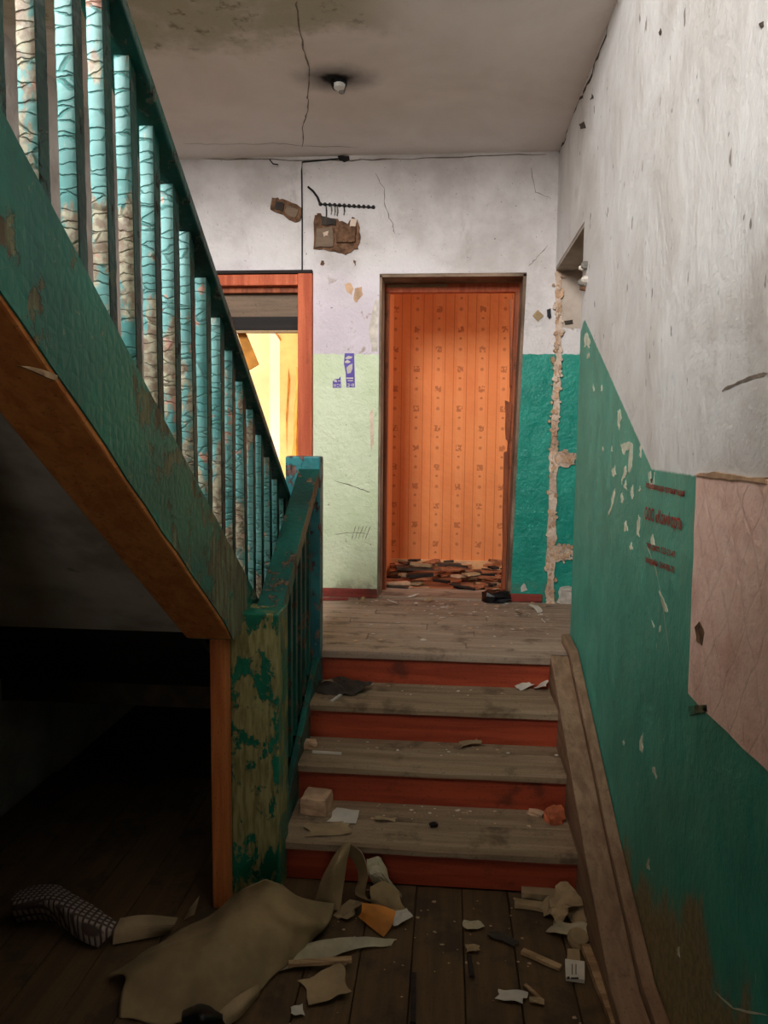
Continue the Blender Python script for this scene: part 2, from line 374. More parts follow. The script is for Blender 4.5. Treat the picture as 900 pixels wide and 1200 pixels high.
def px_sheet(name, rows, mat, label, cat, parent=None, zbase=0., crumple=.006, seed=1, freq=9, sub=5, thick=.002, group=None, smooth=False):
    R = [[onZ(x, y, zbase+h) for x, y, h in r] for r in rows]
    o = sheet(R, sub, crumple, seed, freq, zbase+.003).build(name, mat, parent, smooth=smooth)
    s = o.modifiers.new('thickness', 'SOLIDIFY'); s.thickness = thick; s.offset = 0
    if label: tag(o, label, cat, group)
    return o
def flat_sheet(name, c, w, d, rot, mat, label, cat, crumple=.006, seed=1, lift=.0, thick=.0015, group=None, curl=.01, freq=14):
    """small sheet of paper lying at world point c"""
    rng = random.Random(seed); rows = []
    for i in range(4):
        r = []
        for j in range(4):
            u, v = (i/3-.5)*w, (j/3-.5)*d; u += rng.uniform(-.08, .08)*w; v += rng.uniform(-.08, .08)*d
            r.append((c[0]+u*math.cos(rot)-v*math.sin(rot), c[1]+u*math.sin(rot)+v*math.cos(rot), c[2]+.004+rng.uniform(0, 1)*curl+lift*(i/3)))
        rows.append(r)
    o = sheet(rows, 4, crumple, seed, freq, c[2]+.002).build(name, mat)
    s = o.modifiers.new('thickness', 'SOLIDIFY'); s.thickness = thick; s.offset = 1
    return tag(o, label, cat, group)
def chunk(name, c, size, rot, mat, label, cat, seed=1, jit=.12, group=None, corner=.86):
    """broken block: bevelled, jittered box"""
    rng = random.Random(seed); bm = bmesh.new(); bmesh.ops.create_cube(bm, size=1)
    bmesh.ops.subdivide_edges(bm, edges=bm.edges[:], cuts=2, use_grid_fill=True)
    for v in bm.verts:
        q = Vector(v.co); q += Vector([rng.uniform(-jit, jit)*.5 for _ in range(3)])
        if v.co.length > .8: q *= corner
        if v.co.z < -.4: q.z = -.5
        v.co = q
    for v in bm.verts:
        p = Vector((v.co.x*size[0], v.co.y*size[1], (v.co.z+.5)*size[2])); p.rotate(Matrix.Rotation(rot, 3, 'Z')); v.co = p+Vector(c)
    me = bpy.data.meshes.new(name); bm.to_mesh(me); bm.free(); me.materials.append(M[mat]); o = link(name, me)
    return tag(o, label, cat, group)
def stick(name, a, b, w, h, mat, label, cat, group=None):
    a, b = Vector(a), Vector(b); t = (b-a).normalized(); s = t.cross(Vector((0,0,1))).normalized()*w/2; u = s.cross(t).normalized()*h
    if u.z < 0: u = -u
    m = MB(); P = []
    for i in range(5):
        p = a.lerp(b, i/4); jj = math.sin(i*2.3+a.x*40)*w*.12
        P += [p-s*(1+jj/w), p+s*(1-jj/w), p+s*.92+u, p-s*.9+u]
    fs = [(3,2,1,0), (16,17,18,19)]
    for i in range(4):
        for j in range(4): fs.append((i*4+j, i*4+(j+1) % 4, i*4+4+(j+1) % 4, i*4+4+j))
    o = m.add(P, fs).build(name, mat)
    return tag(o, label, cat, group) if label else o

# ================================================================== STRUCTURE
# ---- back wall with two door openings
TOPZ = 6.0
m = MB()
def xz(pts, y=YB, d=.20): m.prism([(x, y, z) for x, z in pts], (0, d, 0))
xz([(XL, -.1), (-1.62, -.1), (-1.62, TOPZ), (XL, TOPZ)])
xz([(-1.62, 2.645), (-.84, 2.645), (-.84, TOPZ), (-1.62, TOPZ)])
xz([(-.84, -.1), (-.428, -.1), (-.432, 2.638), (-.432, TOPZ), (-.84, TOPZ)])
xz([(-.432, 2.638), (.452, 2.638), (.452, TOPZ), (-.432, TOPZ)])
xz([(.405, -.1), (1.0, -.1), (1.0, TOPZ), (.452, TOPZ), (.452, 2.638), (.405, .64)])
xz([(-1.62, -.1), (-.84, -.1), (-.84, .60), (-1.62, .60)])
xz([(-.428, -.1), (.405, -.1), (.405, .60), (-.428, .60)])
wall_back = struct(m.build('wall_back', 'back_wall'), 'white back wall of the landing with pale green and teal painted lower parts', 'wall')
wall_back['category'] = 'wall'
# brown exposed plaster lining of the orange room's doorway
MB().prism([(-.432, YB+.004, 2.638), (.452, YB+.004, 2.638), (.452, YB+.004, 2.618), (-.432, YB+.004, 2.618)], (0, .20, 0)).build('reveal_lining', 'reveal_plaster', wall_back)
MB().prism([(.405, YB+.004, .64), (.451, YB+.004, 2.63), (.433, YB+.004, 2.63), (.387, YB+.004, .64)], (0, .20, 0)).build('reveal_lining', 'reveal_plaster', wall_back)
MB().prism([(-.428, YB+.004, .64), (-.431, YB+.004, 2.63), (-.418, YB+.004, 2.63), (-.416, YB+.004, .64)], (0, .20, 0)).build('reveal_lining', 'reveal_plaster', wall_back)
# ---- right wall with the walled-up doorway niche
m = MB().box(XR, .94, -1.65, 3.71, -.1, TOPZ).box(XR, .94, 3.71, YB, 2.665, TOPZ)
wall_right = struct(m.build('wall_right', 'right_wall'), 'right stair wall, white above a stepped teal dado', 'wall')
m = MB().box(.94, 1.0, 3.6, YB, -.1, 2.7)
wall_niche = struct(m.build('wall_niche', 'niche_white'), 'plastered infill closing the side doorway', 'wall')
box('niche_soffit', (XR+.003, .94, 3.72, YB, 2.645, 2.668), 'soffit_plaster', wall_niche)
# dirty bare plaster on the upper niche reveal
patch('bare_patch', [(652, 318), (684, 316), (680, 386), (656, 380)], 'Y', YB, 'niche_white', wall_back, .003, 1.2, 3, 5)
# torn out door frame: raw mortar strip with two spurs
strip = [(651, 318), (658, 318), (659, 380), (657, 420), (655, 470), (653, 528), (672, 530), (673, 545), (653, 548), (652, 600), (651, 640), (668, 641), (668, 656), (650, 658), (648, 712), (640, 714), (640, 660), (643, 560), (643, 530), (648, 470), (651, 420), (650, 375)]
patch('mortar_strip', strip, 'Y', YB, 'rough_mortar', wall_back, .014, 1.7, 5, 8)
# crumbs of mortar standing proud along the torn strip
rc = random.Random(31); axis_ = [(654, 320), (655, 380), (654, 420), (651, 470), (648, 530), (647, 600), (646, 650), (644, 710)]
for mt in ('rough_mortar', 'brick_clay'):
    m = MB()
    for i in range(150):
        if rc.random() < .75:
            t = rc.random()*(len(axis_)-1.001); a_, b_ = axis_[int(t)], axis_[int(t)+1]; f_ = t-int(t); px_, py_ = a_[0]*(1-f_)+b_[0]*f_+rc.gauss(0, 3.0), a_[1]*(1-f_)+b_[1]*f_
        else: px_, py_ = rc.uniform(650, 674), rc.choice((538, 648))+rc.gauss(0, 4.5)
        p = onY(px_, py_, YB-.004); r_ = rc.uniform(.006, .018)
        m.prism([p+Vector((math.cos(q)*r_*rc.uniform(.5, 1), 0, math.sin(q)*r_*rc.uniform(.6, 1.3))) for q in (0, 1.1, 2.3, 3.4, 4.6, 5.4)], (rc.uniform(-.004, .004), -rc.uniform(.010, .022), rc.uniform(-.004, .004)))
    o = m.build('mortar_crumbs', mt, wall_back); o['kind'] = 'stuff'
# ---- left, rear walls, ceilings
wl = struct(box('wall_left', (XL-.2, XL, -1.65, YB, -.1, TOPZ), 'grey_plaster'), 'left stairwell wall', 'wall')
m = MB().box(XL, -.40, -1.65, -1.15, -.1, 3.15).box(.44, XR, -1.65, -1.15, -.1, 3.15).box(-.40, .44, -1.65, -1.15, 2.08, 3.15).box(-.40, .44, -1.65, -1.15, -.1, .02).box(XL, XR, -1.65, -1.15, 5.25, TOPZ).box(XL, -1.85, -1.65, -1.15, 3.15, 5.25).box(-.65, XR, -1.65, -1.15, 3.15, 5.25)
wr = struct(m.build('wall_rear', 'grey_plaster'), 'rear stairwell wall with a window above the half landing', 'wall')
def window(name, o0, o1, axis, c, z0, z1, label):
    """frame with a mullion, a transom and glass panes; axis 'x' or 'y' is the direction along the wall"""
    e = bpy.data.objects.new(name, None); COL.objects.link(e); mid = (o0+o1)/2
    e.location = (mid, c, z0) if axis == 'x' else (c, mid, z0); struct(e, label, 'window')
    def b(nm, a0, a1, t, q0, q1, mt):
        bb = (a0, a1, c-t, c+t, q0, q1) if axis == 'x' else (c-t, c+t, a0, a1, q0, q1)
        return box(nm, bb, mt, e)
    f = .05; zt = z0+(z1-z0)*.68
    for a0, a1, q0, q1 in ((o0, o0+f, z0, z1), (o1-f, o1, z0, z1), (o0, o1, z0, z0+f), (o0, o1, z1-f, z1)): b('window_frame', a0, a1, .03, q0, q1, 'window_white')
    b('mullion', mid-.02, mid+.02, .025, z0, z1, 'window_white'); b('transom_bar', o0, o1, .022, zt-.02, zt+.02, 'window_white')
    for a0, a1 in ((o0+f, mid-.02), (mid+.02, o1-f)):
        for q0, q1 in ((z0+f, zt-.02), (zt+.02, z1-f)): b('pane', a0, a1, .002, q0, q1, 'glass')
window('window_1', -1.85, -.65, 'x', -1.55, 3.15, 5.25, 'white framed stair window above the half landing')
d3 = bpy.data.objects.new('door_3', None); COL.objects.link(d3); d3.location = (.02, -1.5, 0); struct(d3, 'open street door frame behind the lower hall', 'door')
for a, b, q0, q1 in ((-.40, -.34, .02, 2.08), (.38, .44, .02, 2.08), (-.34, .38, 2.02, 2.08)): box('jamb', (a, b, -1.60, -1.46, q0, q1), 'door_frame_brown', d3, .004)
ceiling = struct(box('ceiling', (XL, XR, 2.85, YB, ZC, ZC+.22), 'ceiling'), 'grey stained ceiling above the landing', 'ceiling')
struct(box('ceiling_stairwell', (XL-.2, .94, -1.65, YB+.2, TOPZ, TOPZ+.1), 'grey_plaster'), 'ceiling over the stairwell', 'ceiling')
struct(box('floor_half_landing', (XL, XR, -1.15, .40, 2.51, 2.664), 'soffit_plaster'), 'half landing slab above the lower hall', 'floor')
struct(box('wall_light_block', (-1.02, -.90, -1.15, 1.35, -.022, 1.70), 'light_block_dark'), 'unseen dark partition added beside the entrance to keep the understair dark', 'wall')  # out of view, added to block entrance light from the understair
# ---- floors with planks
rng = random.Random(4)
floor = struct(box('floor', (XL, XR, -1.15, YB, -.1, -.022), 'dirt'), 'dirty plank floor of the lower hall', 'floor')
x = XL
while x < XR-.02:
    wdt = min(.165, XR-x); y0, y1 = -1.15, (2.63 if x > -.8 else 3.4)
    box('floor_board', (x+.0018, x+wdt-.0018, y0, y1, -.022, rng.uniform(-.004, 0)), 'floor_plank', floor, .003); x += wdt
landing = struct(MB().box(-.74, .94, 3.50, YB+.30, .50, .618).box(XL, -.74, 3.0, YB, .50, .618).build('floor_landing', 'dirt'), 'worn board floor of the landing', 'floor')
y = 3.455; i = 0
while y < YB-.01:
    dy = min(.112, YB-y); x0 = -.735 if y < 3.48 else XL
    xx1 = .505 if y < 3.48 else (XR if y < 3.71 else .94)
    if y < 3.56: cuts = [x0, xx1]
    else: cuts = [x0, rng.uniform(-.7, .3), xx1]
    for a, b in zip(cuts, cuts[1:]):
        box('floor_board', (a+.001, b-.001, y+.0025, y+dy-.0025, .60, .64-rng.uniform(0, .004)), 'landing_plank', landing, .004)
    y += dy; i += 1
box('floor_board', (XL, -.87, 3.0, 3.455, .618, .638), 'landing_plank', landing)
box('threshold_board', (-.42, .40, YB, YB+.30, .60, .648), 'landing_plank', landing, .006)
# ---- baseboards
bb = struct(MB().box(-.838, -.430, YB-.018, YB, .64, .695).build('baseboard_back', 'red_baseboard', bevel=.004), 'red brown baseboard under the pale green wall', 'baseboard')
bb = struct(MB().box(.405, .60, YB-.018, YB, .64, .690).build('baseboard_teal', 'red_baseboard', bevel=.004), 'red brown baseboard under the teal wall', 'baseboard')
# ---- door_1: orange wooden frame to the yellow room
d1 = bpy.data.objects.new('door_1', None); COL.objects.link(d1); d1.location = (-1.23, YB, ZL); struct(d1, 'orange wooden door frame with transom to the yellow room', 'door')
box('jamb', (-.932, -.842, YB-.025, YB+.12, .64, 2.640), 'door_frame_orange', d1, .005)
box('jamb', (-1.618, -1.53, YB-.025, YB+.12, .64, 2.640), 'door_frame_orange', d1, .005)
box('head', (-1.53, -.932, YB-.020, YB+.12, 2.570, 2.636), 'door_frame_orange', d1, .005)
box('head_rim', (-1.618, -.842, YB-.028, YB+.05, 2.640, 2.660), 'dark_timber', d1, .003)
box('head_bead', (-1.53, -.932, YB+.03, YB+.06, 2.535, 2.570), 'door_frame_brown', d1, .003)
box('transom_shade_sheet', (-1.53, -.932, YB+.075, YB+.09, 2.38, 2.57), 'fibreboard', d1)  # coloured sheet standing in for the shaded room seen through the transom
box('transom_bar', (-1.53, -.932, YB+.02, YB+.10, 2.305, 2.388), 'dark_timber', d1, .004)
box('transom_bead', (-1.53, -.932, YB+.015, YB+.05, 2.290, 2.304), 'lath_wood', d1)
# ---- door_2: stripped frame of the orange room
d2 = bpy.data.objects.new('door_2', None); COL.objects.link(d2); d2.location = (0, YB+.25, ZL); struct(d2, 'stripped wooden door frame of the orange papered room', 'door')
YF = YB+.205
box('head', (-.418, .432, YF, YF+.06, 2.565, 2.62), 'door_frame_orange', d2, .004)
box('head_lath', (-.40, -.02, YF-.012, YF, 2.595, 2.612), 'lath_wood', d2, .002)
MB().prism([(-.418, YF, .64), (-.418, YF, 2.57), (-.388, YF, 2.57), (-.392, YF, .64)], (0, .06, 0)).build('jamb', 'door_frame_brown', d2)
MB().prism([(.392, YF, .64), (.436, YF, 2.57), (.404, YF, 2.57), (.362, YF, .64)], (0, .06, 0)).build('jamb', 'door_frame_brown', d2)
patch('broken_stop', [(597, 352), (601, 350), (599, 452), (597, 455)], 'Y', YF, 'door_frame_brown', d2, .02, .5, 3, 3)
patch('broken_stop', [(592, 470), (599, 472), (597, 518), (592, 515)], 'Y', YF, 'door_frame_brown', d2, .02, .8, 3, 4)
patch('broken_stop', [(590, 530), (596, 528), (592, 690), (588, 690)], 'Y', YF, 'door_frame_brown', d2, .02, .5, 4, 6)
# ---- orange room behind door_2
R2 = 5.85
wo = struct(box('wall_orange_room', (-.62, 2.1, R2, R2+.1, .5, 3.3), 'orange_wallpaper'), 'orange striped wallpaper wall of the room behind the landing', 'wall')
struct(box('wall_orange_side', (-.62, -.43, YB+.20, R2, .5, 3.3), 'orange_side'), 'orange papered side wall of the back room', 'wall')
m = MB().box(2.1, 2.2, YB, 5.03, .5, 3.3).box(2.1, 2.2, 5.77, R2+.1, .5, 3.3).box(2.1, 2.2, 5.03, 5.77, .5, 1.6).box(2.1, 2.2, 5.03, 5.77, 2.88, 3.3)
struct(m.build('wall_orange_window', 'orange_side'), 'window wall of the orange papered room', 'wall')
window('window_2', 5.03, 5.77, 'y', 2.15, 1.6, 2.88, 'window of the orange papered room')
struct(box('wall_orange_front', (1.0, 2.1, YB, YB+.2, .5, 3.3), 'orange_side'), 'landing side wall of the orange papered room', 'wall')
struct(box('ceiling_orange_room', (-.62, 2.2, YB+.2, R2+.1, 3.2, 3.3), 'grey_wall_plain'), 'ceiling of the orange papered room', 'ceiling')
fo = struct(box('floor_orange_room', (-.43, 2.1, YB+.26, R2, .50, .632), 'orange_debris'), 'debris strewn floor of the orange papered room', 'floor')
struct(box('baseboard_orange_room', (-.43, 2.1, R2-.02, R2, .63, .70), 'beige_baseboard'), 'pale baseboard of the orange papered room', 'baseboard')
# ---- yellow room behind door_1
YY = 6.3
wy = struct(box('wall_yellow_room', (-2.9, -.62, YY, YY+.1, .5, 3.3), 'cream_wallpaper'), 'cream papered far wall of the yellow room', 'wall')
struct(box('wall_yellow_side', (-.72, -.62, YB+.2, YY, .5, 3.3), 'yellow_wallpaper'), 'side wall of the yellow room', 'wall')
m = MB().box(-2.9, -2.8, YB, 5.3, .5, 3.3).box(-2.9, -2.8, 6.2, YY+.1, .5, 3.3).box(-2.9, -2.8, 5.3, 6.2, .5, 1.6).box(-2.9, -2.8, 5.3, 6.2, 2.9, 3.3)
struct(m.build('wall_yellow_window', 'cream_wallpaper'), 'window wall of the yellow room', 'wall')
window('window_3', 5.3, 6.2, 'y', -2.85, 1.6, 2.9, 'window of the yellow room')
struct(box('wall_yellow_front', (-2.8, XL, YB, YB+.2, .5, 3.3), 'cream_wallpaper'), 'landing side wall of the yellow room', 'wall')
struct(box('ceiling_yellow_room', (-2.9, -.62, YB+.2, YY+.1, 3.2, 3.3), 'grey_wall_plain'), 'ceiling of the yellow room', 'ceiling')
struct(box('floor_yellow_room', (-2.9, -.62, YB, YY+.1, .50, .638), 'landing_plank'), 'floor of the yellow room', 'floor')
patch('bare_plaster_strip', [(317, 380), (328, 380), (328, 540), (317, 540)], 'Y', YY, 'white_plaster', wy, .006)
patch('wallpaper_sheet', [(328.5, 370), (362, 370), (362, 560), (328.5, 560)], 'Y', YY, 'yellow_wallpaper', wy, .012)
patch('paper_tear', [(338, 432), (340, 445), (337, 490), (336, 530), (335, 488), (337, 455)], 'Y', YY-.012, 'amber_strip', wy, .002)
patch('paper_tear', [(322, 390), (324, 389), (330, 398), (329, 400)], 'Y', YY-.012, 'amber_strip', wy, .002)
P = [onY(349, 432, 6.15), onY(352, 432, 6.15), onY(348, 545, 6.2), onY(342, 545, 6.2)]
rows = [[onY(347.5, 430, 6.24), onY(350, 430, 6.2), onY(353, 432, 6.24)], [onY(345, 480, 6.2), onY(348, 480, 6.12), onY(351, 482, 6.2)], [onY(342, 550, 6.2), onY(346, 550, 6.1), onY(349, 552, 6.2)]]
o = sheet(rows, 4, .004, 2).build('hanging_wallpaper', 'amber_strip'); s = o.modifiers.new('thickness', 'SOLIDIFY'); s.thickness = .002
tag(o, 'peeled amber wallpaper strip hanging from the yellow room wall', 'wallpaper strip')
a, b = onY(281, 386, 4.95), onY(300, 430, 4.95)
o = MB().prism([onY(274, 376, 4.755), onY(282, 376, 4.755), onY(303, 427, 4.755), onY(291, 434, 4.755)], (0, .02, 0)).build('hanging_board', 'amber_strip', bevel=.002)
tag(o, 'amber board hanging askew inside the yellow room doorway', 'board')

# ================================================================== LOWER STAIRCASE (four red risers)
RY = [2.63, 2.93, 3.19, 3.48]; SX0, SX1 = -.588, .495
st1 = thing('staircase', (-.05, 2.63, 0), 'short flight of four red risers and worn grey treads up to the landing', 'staircase')
for i, ry in enumerate(RY):
    z0, z1 = .16*i, .16*(i+1)-.034
    box('riser', (SX0, SX1, ry, ry+.02, z0-.02 if i else 0, z1+.004), 'red_riser', st1, .002)
    if i < 3:
        y0, y1 = ry-.024, RY[i+1]+.005; ym = y0+(y1-y0)*(.55 if i == 0 else .6)
        for a, b in ((y0, ym-.0015), (ym+.0015, y1)):
            mb = MB(); nx = 14; vs = []; fs = []
            for j in range(nx+1):           # treads hollowed by wear
                xx = SX0+(SX1-SX0)*j/nx; dip = .007*math.exp(-((xx-.0)/.25)**2)*(1 if a == y0 else .4) + rng.uniform(0, .0015)
                yy = a + (rng.uniform(0, .004) if a == y0 else 0)
                vs += [(xx, yy, .16*(i+1)-.034), (xx, b, .16*(i+1)-.034), (xx, b, .16*(i+1)-dip*.4), (xx, yy+.008, .16*(i+1)-dip), (xx, yy, .16*(i+1)-dip-.009)]
            for j in range(nx):
                for q in range(5): fs.append((j*5+q, j*5+(q+1) % 5, j*5+5+(q+1) % 5, j*5+5+q))
            fs += [(4, 3, 2, 1, 0), tuple(nx*5+q for q in range(5))]
            mb.add(vs, fs).build('tread', 'worn_tread', st1)
# wall string on the right, with a moulding against the wall
pl = [(3.46, .648), (2.50, .235), (2.06, .075), (.6, .075), (.6, 0), (3.46, 0)]
MB().prism([(.492, y, z) for y, z in pl], (.083, 0, 0)).build('wall_string', 'skirt_brown', st1, .004)
pl = [(3.70, .690), (3.46, .676), (2.50, .262), (2.06, .104), (.6, .104), (.6, 0), (3.46, 0), (3.46, .64), (3.70, .64)]
MB().prism([(.577, y, z) for y, z in pl], (.041, 0, 0)).build('string_moulding', 'skirt_brown', st1, .005)
pl = [(3.48, .66), (2.56, .17), (2.56, 0), (3.48, 0)]
MB().prism([(-.612, y, z) for y, z in pl], (.026, 0, 0)).build('outer_string', 'green_rail', st1, .003)

# ================================================================== LOWER RAILING
rl1 = thing('stair_railing', (-.66, 2.58, 0), 'short peeling green railing between the two square newel posts', 'railing')
box('newel_post', (-.745, -.572, 2.50, 2.66, 0, 1.035), 'green_newel', rl1, .006)
box('newel_post', (-.742, -.580, 3.40, 3.49, .45, 1.557), 'teal_newel', rl1, .008)
zr = lambda y: 1.025+.600*(y-2.61)
MB().prism([(-.678, 2.55, zr(2.55)), (-.678, 3.41, zr(3.41)), (-.678, 3.41, zr(3.41)-.075), (-.678, 2.60, zr(2.60)-.075), (-.678, 2.55, .99)], (.092, 0, 0)).build('handrail', 'green_rail', rl1, .010)
for i in range(7):
    y = 2.72+.098*i; zb = .17+.53*(y-2.56)-.02
    MB().prism([(-.655, y, zb), (-.655, y, zr(y)-.04), (-.655, y+.042, zr(y+.042)-.04), (-.655, y+.042, zb)], (.04, 0, 0)).build('baluster', 'green_rail', rl1, .004)

# ================================================================== UPPER STAIRCASE
SL = .707
up = lambda y: 2.968-SL*y
lo = lambda y: 2.664-SL*y
hr = lambda y: 3.737-SL*y
XS0, XS1 = -.86, -.70
st2 = thing('staircase', (-1.3, 3.0, ZL), 'upper wooden flight with a peeling green stringer and orange underside', 'staircase')
# stringer outline with a slightly ragged lower arris
top = [(y/10, up(y/10)) for y in range(3, 28)]+[(2.83, .967)]
bot = [(2.40, .967)]+[(y/10, lo(y/10)+.012+rng.uniform(-.006, .006)) for y in range(23, 2, -1)]
MB().prism([(XS1, y, z) for y, z in top+bot], (-.15, 0, 0)).build('stringer', 'green_stringer', st2)
MB().prism([(XS1-.004, .3, lo(.3)), (XS1-.004, 2.40, lo(2.40)), (XS1-.004, 2.40, lo(2.40)+.05), (XS1-.004, .3, lo(.3)+.05)], (-.158, 0, 0)).build('underside_beam', 'orange_beam', st2, .006)
box('support_post', (-.790, -.735, 2.42, 2.48, 0, .99), 'orange_post', st2, .004)
MB().prism([(XS0, .3, lo(.3)+.03), (XS0, 2.42, lo(2.42)+.03), (XS0, 2.42, lo(2.42)+.05), (XS0, .3, lo(.3)+.05)], (XL-XS0+.002, 0, 0)).build('soffit', 'soffit_plaster', st2)
MB().prism([(XS0, 2.42, lo(2.42)+.045), (XS0, 2.98, lo(2.98)+.045), (XS0, 2.98, lo(2.98)+.075), (XS0, 2.42, lo(2.42)+.075)], (XL-XS0+.002, 0, 0)).build('soffit_board', 'dark_timber', st2)
for i in range(11):
    ry, z0 = 3.0-.26*i, ZL+.184*i
    box('riser', (XL+.002, XS0, ry-.02, ry, z0, z0+.15), 'red_riser', st2)
    if i < 10: box('tread', (XL+.002, XS0, ry-.28, ry+.02, z0+.15, z0+.184), 'worn_tread', st2, .004)
# torn splinter on the arris
patch('splinter', [(22, 428), (48, 432), (68, 440), (66, 446), (46, 438)], 'X', XS1, 'lath_wood', st2, .006, .8, 2, 2)

# ================================================================== UPPER RAILING
rl2 = thing('stair_railing', (-.77, 3.2, ZL), 'long upper railing of crazed turquoise balusters rising over the dark understair', 'railing')
def slope_bar(x0, x1, top, bottom, y0, y1):
    return MB().prism([(x0, y0, top(y0)), (x0, y1, top(y1)), (x0, y1, bottom(y1)), (x0, y0, bottom(y0))], (x1-x0, 0, 0))
slope_bar(-.795, -.700, lambda y: hr(y), lambda y: hr(y)-.042, .3, 3.40).build('handrail', 'green_dark', rl2, .006)
def baluster_mesh(seed):
    r = random.Random(seed); n = 70; L = .76; vs, fs = [], []; h = .0185
    e = .0022; prof = [(-h, -h+e), (-h+e, -h), (h-e, -h), (h, -h+e), (h, h-e), (h-e, h), (-h+e, h), (-h, h-e)]
    for i in range(n+1):
        z = -L/2+L*i/n
        for px, py in prof:
            q = Vector((px*30+seed*7, py*30, z*26)); d = mnoise.noise(q)*.0010+mnoise.noise(q*2.7)*.0008
            l = math.hypot(px, py); vs.append((px*(1+d/l), py*(1+d/l), z))
    for i in range(n):
        for j in range(8): fs.append((i*8+j, i*8+(j+1) % 8, i*8+8+(j+1) % 8, i*8+8+j))
    fs += [tuple(range(7, -1, -1)), tuple(n*8+j for j in range(8))]
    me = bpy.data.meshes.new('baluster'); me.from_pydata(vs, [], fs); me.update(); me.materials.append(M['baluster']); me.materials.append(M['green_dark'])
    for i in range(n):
        for j in (2, 3, 7): me.polygons[i*8+j].material_index = 1  # side faces coloured dark green to stand in for their shade
    return me
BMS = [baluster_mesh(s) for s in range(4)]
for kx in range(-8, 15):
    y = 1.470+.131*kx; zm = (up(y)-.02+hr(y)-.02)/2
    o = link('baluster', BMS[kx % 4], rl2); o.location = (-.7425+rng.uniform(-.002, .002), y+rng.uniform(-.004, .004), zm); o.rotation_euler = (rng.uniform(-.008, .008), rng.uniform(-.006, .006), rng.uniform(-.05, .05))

# ================================================================== MARKS ON THE WALLS
# pink bared plaster rectangle in the teal dado
rg = random.Random(12); P = []
for y, z in rough_poly([(1.925, 1.562), (1.20, 1.572), (.40, 1.572), (.40, 1.02), (1.20, 1.025), (1.905, 1.004)], .004, 8, rg): P.append((XR, y, z))
pp = MB().prism(P, (-.004, 0, 0)).build('bared_plaster', 'pink_plaster', wall_right)
patch('plaster_ridge', [(818, 556), (840, 553), (870, 558), (902, 560), (902, 566), (870, 563), (840, 560)], 'X', XR, 'brick_clay', wall_right, .008, 1, 3, 2)
patch('bared_hole', [(815, 735), (821, 728), (825, 742), (823, 756), (817, 752)], 'X', XR-.004, 'brown_plaster', wall_right, .002, .8, 3, 3)
patch('paint_lip', [(808, 828), (830, 826), (832, 834), (810, 838)], 'X', XR, 'green_stringer', wall_right, .004, .6, 2, 7)
# scratches and flakes in the teal paint
flakes = [[(684, 392), (688, 388), (693, 400), (691, 410), (688, 404), (684, 408)], [(688, 415), (691, 413), (691, 420), (688, 421)],
 [(723, 482), (727, 478), (729, 490), (726, 505), (723, 497)], [(724, 520), (738, 516), (744, 519), (743, 545), (739, 556), (736, 555), (739, 525), (732, 528), (730, 534), (727, 527)],
 [(716, 552), (721, 545), (723, 556), (718, 560)], [(729, 557), (733, 544), (736, 555), (738, 554), (730, 561), (727, 570)], [(718, 577), (723, 570), (721, 585), (713, 605), (711, 604), (716, 592)],
 [(730, 570), (735, 562), (735, 574), (732, 573)], [(739, 575), (742, 567), (744, 580), (742, 586), (739, 582)], [(727, 580), (730, 576), (731, 590), (728, 589)],
 [(746, 612), (749, 602), (751, 610), (749, 630), (746, 628)], [(731, 612), (735, 609), (736, 622), (732, 624)], [(750, 522), (753, 520), (752, 537), (749, 535)], [(759, 553), (762, 552), (764, 570), (767, 552), (769, 553), (765, 575), (761, 571)],
 [(749, 570), (751, 568), (751, 576), (749, 576)], [(716, 524), (718, 522), (718, 529), (716, 529)], [(706, 524), (707, 523), (707, 529), (706, 529)], [(770, 690), (780, 706), (785, 717), (781, 719), (776, 708)], [(763, 726), (768, 734), (766, 736)],
 [(772, 735), (775, 733), (775, 741), (772, 741)], [(749, 865), (754, 858), (754, 884), (750, 880)], [(730, 868), (732, 866), (732, 874), (730, 873)], [(763, 900), (766, 898), (771, 912), (769, 914)], [(694, 452), (696, 449), (697, 458), (695, 459)], [(704, 455), (706, 450), (706, 458), (704, 459)],
 [(737, 640), (741, 635), (742, 644), (738, 645)], [(762, 632), (765, 625), (768, 640), (764, 638)], [(757, 1012), (761, 1005), (762, 1020), (758, 1018)], [(793, 1112), (797, 1108), (798, 1122), (794, 1120)]]
for i, f in enumerate(flakes):
    cx, cy = sum(p[0] for p in f)/len(f), sum(p[1] for p in f)/len(f)
    patch('paint_chip', [(cx+(x-cx)*.72, cy+(y-cy)*.9) for x, y in f], 'X', XR, 'paint_chip', wall_right, .0012, .75, 4, i)
ribbon('scratch', [(759, 640), (768, 665), (776, 700), (785, 770)], 'X', XR, .004, 'paint_chip', wall_right, 3, .5)
ribbon('scratch', [(838, 1162), (860, 1182), (900, 1190)], 'X', XR, .004, 'paint_chip', wall_right, 4, .5)
for i, f in enumerate([[(682, 92), (685, 84), (689, 90), (680, 104)], [(676, 98), (680, 92), (678, 104)], [(688, 78), (694, 62), (690, 84)], [(704, 34), (712, 8), (715, 12), (708, 36)], [(694, 110), (696, 116), (692, 117)], [(679, 146), (685, 143), (687, 150), (681, 151)], [(772, 38), (775, 33), (776, 40), (773, 42)], [(890, 28), (895, 25), (896, 31), (892, 32)]]):
    patch('plaster_scar', f, 'X', XR, 'brown_plaster' if i < 4 else 'soot_crack', wall_right, .002, .6, 2, i+40)
patch('plaster_scar', [(648, 215), (652, 210), (653, 222), (649, 223)], 'X', XR, 'soot_crack', wall_right, .003, .6, 2, 3)
ribbon('crack', [(651, 184), (662, 163), (671, 134), (682, 112), (693, 88), (708, 50), (718, 4)], 'X', XR, .016, 'soot_crack', wall_right, 5, 1.6)
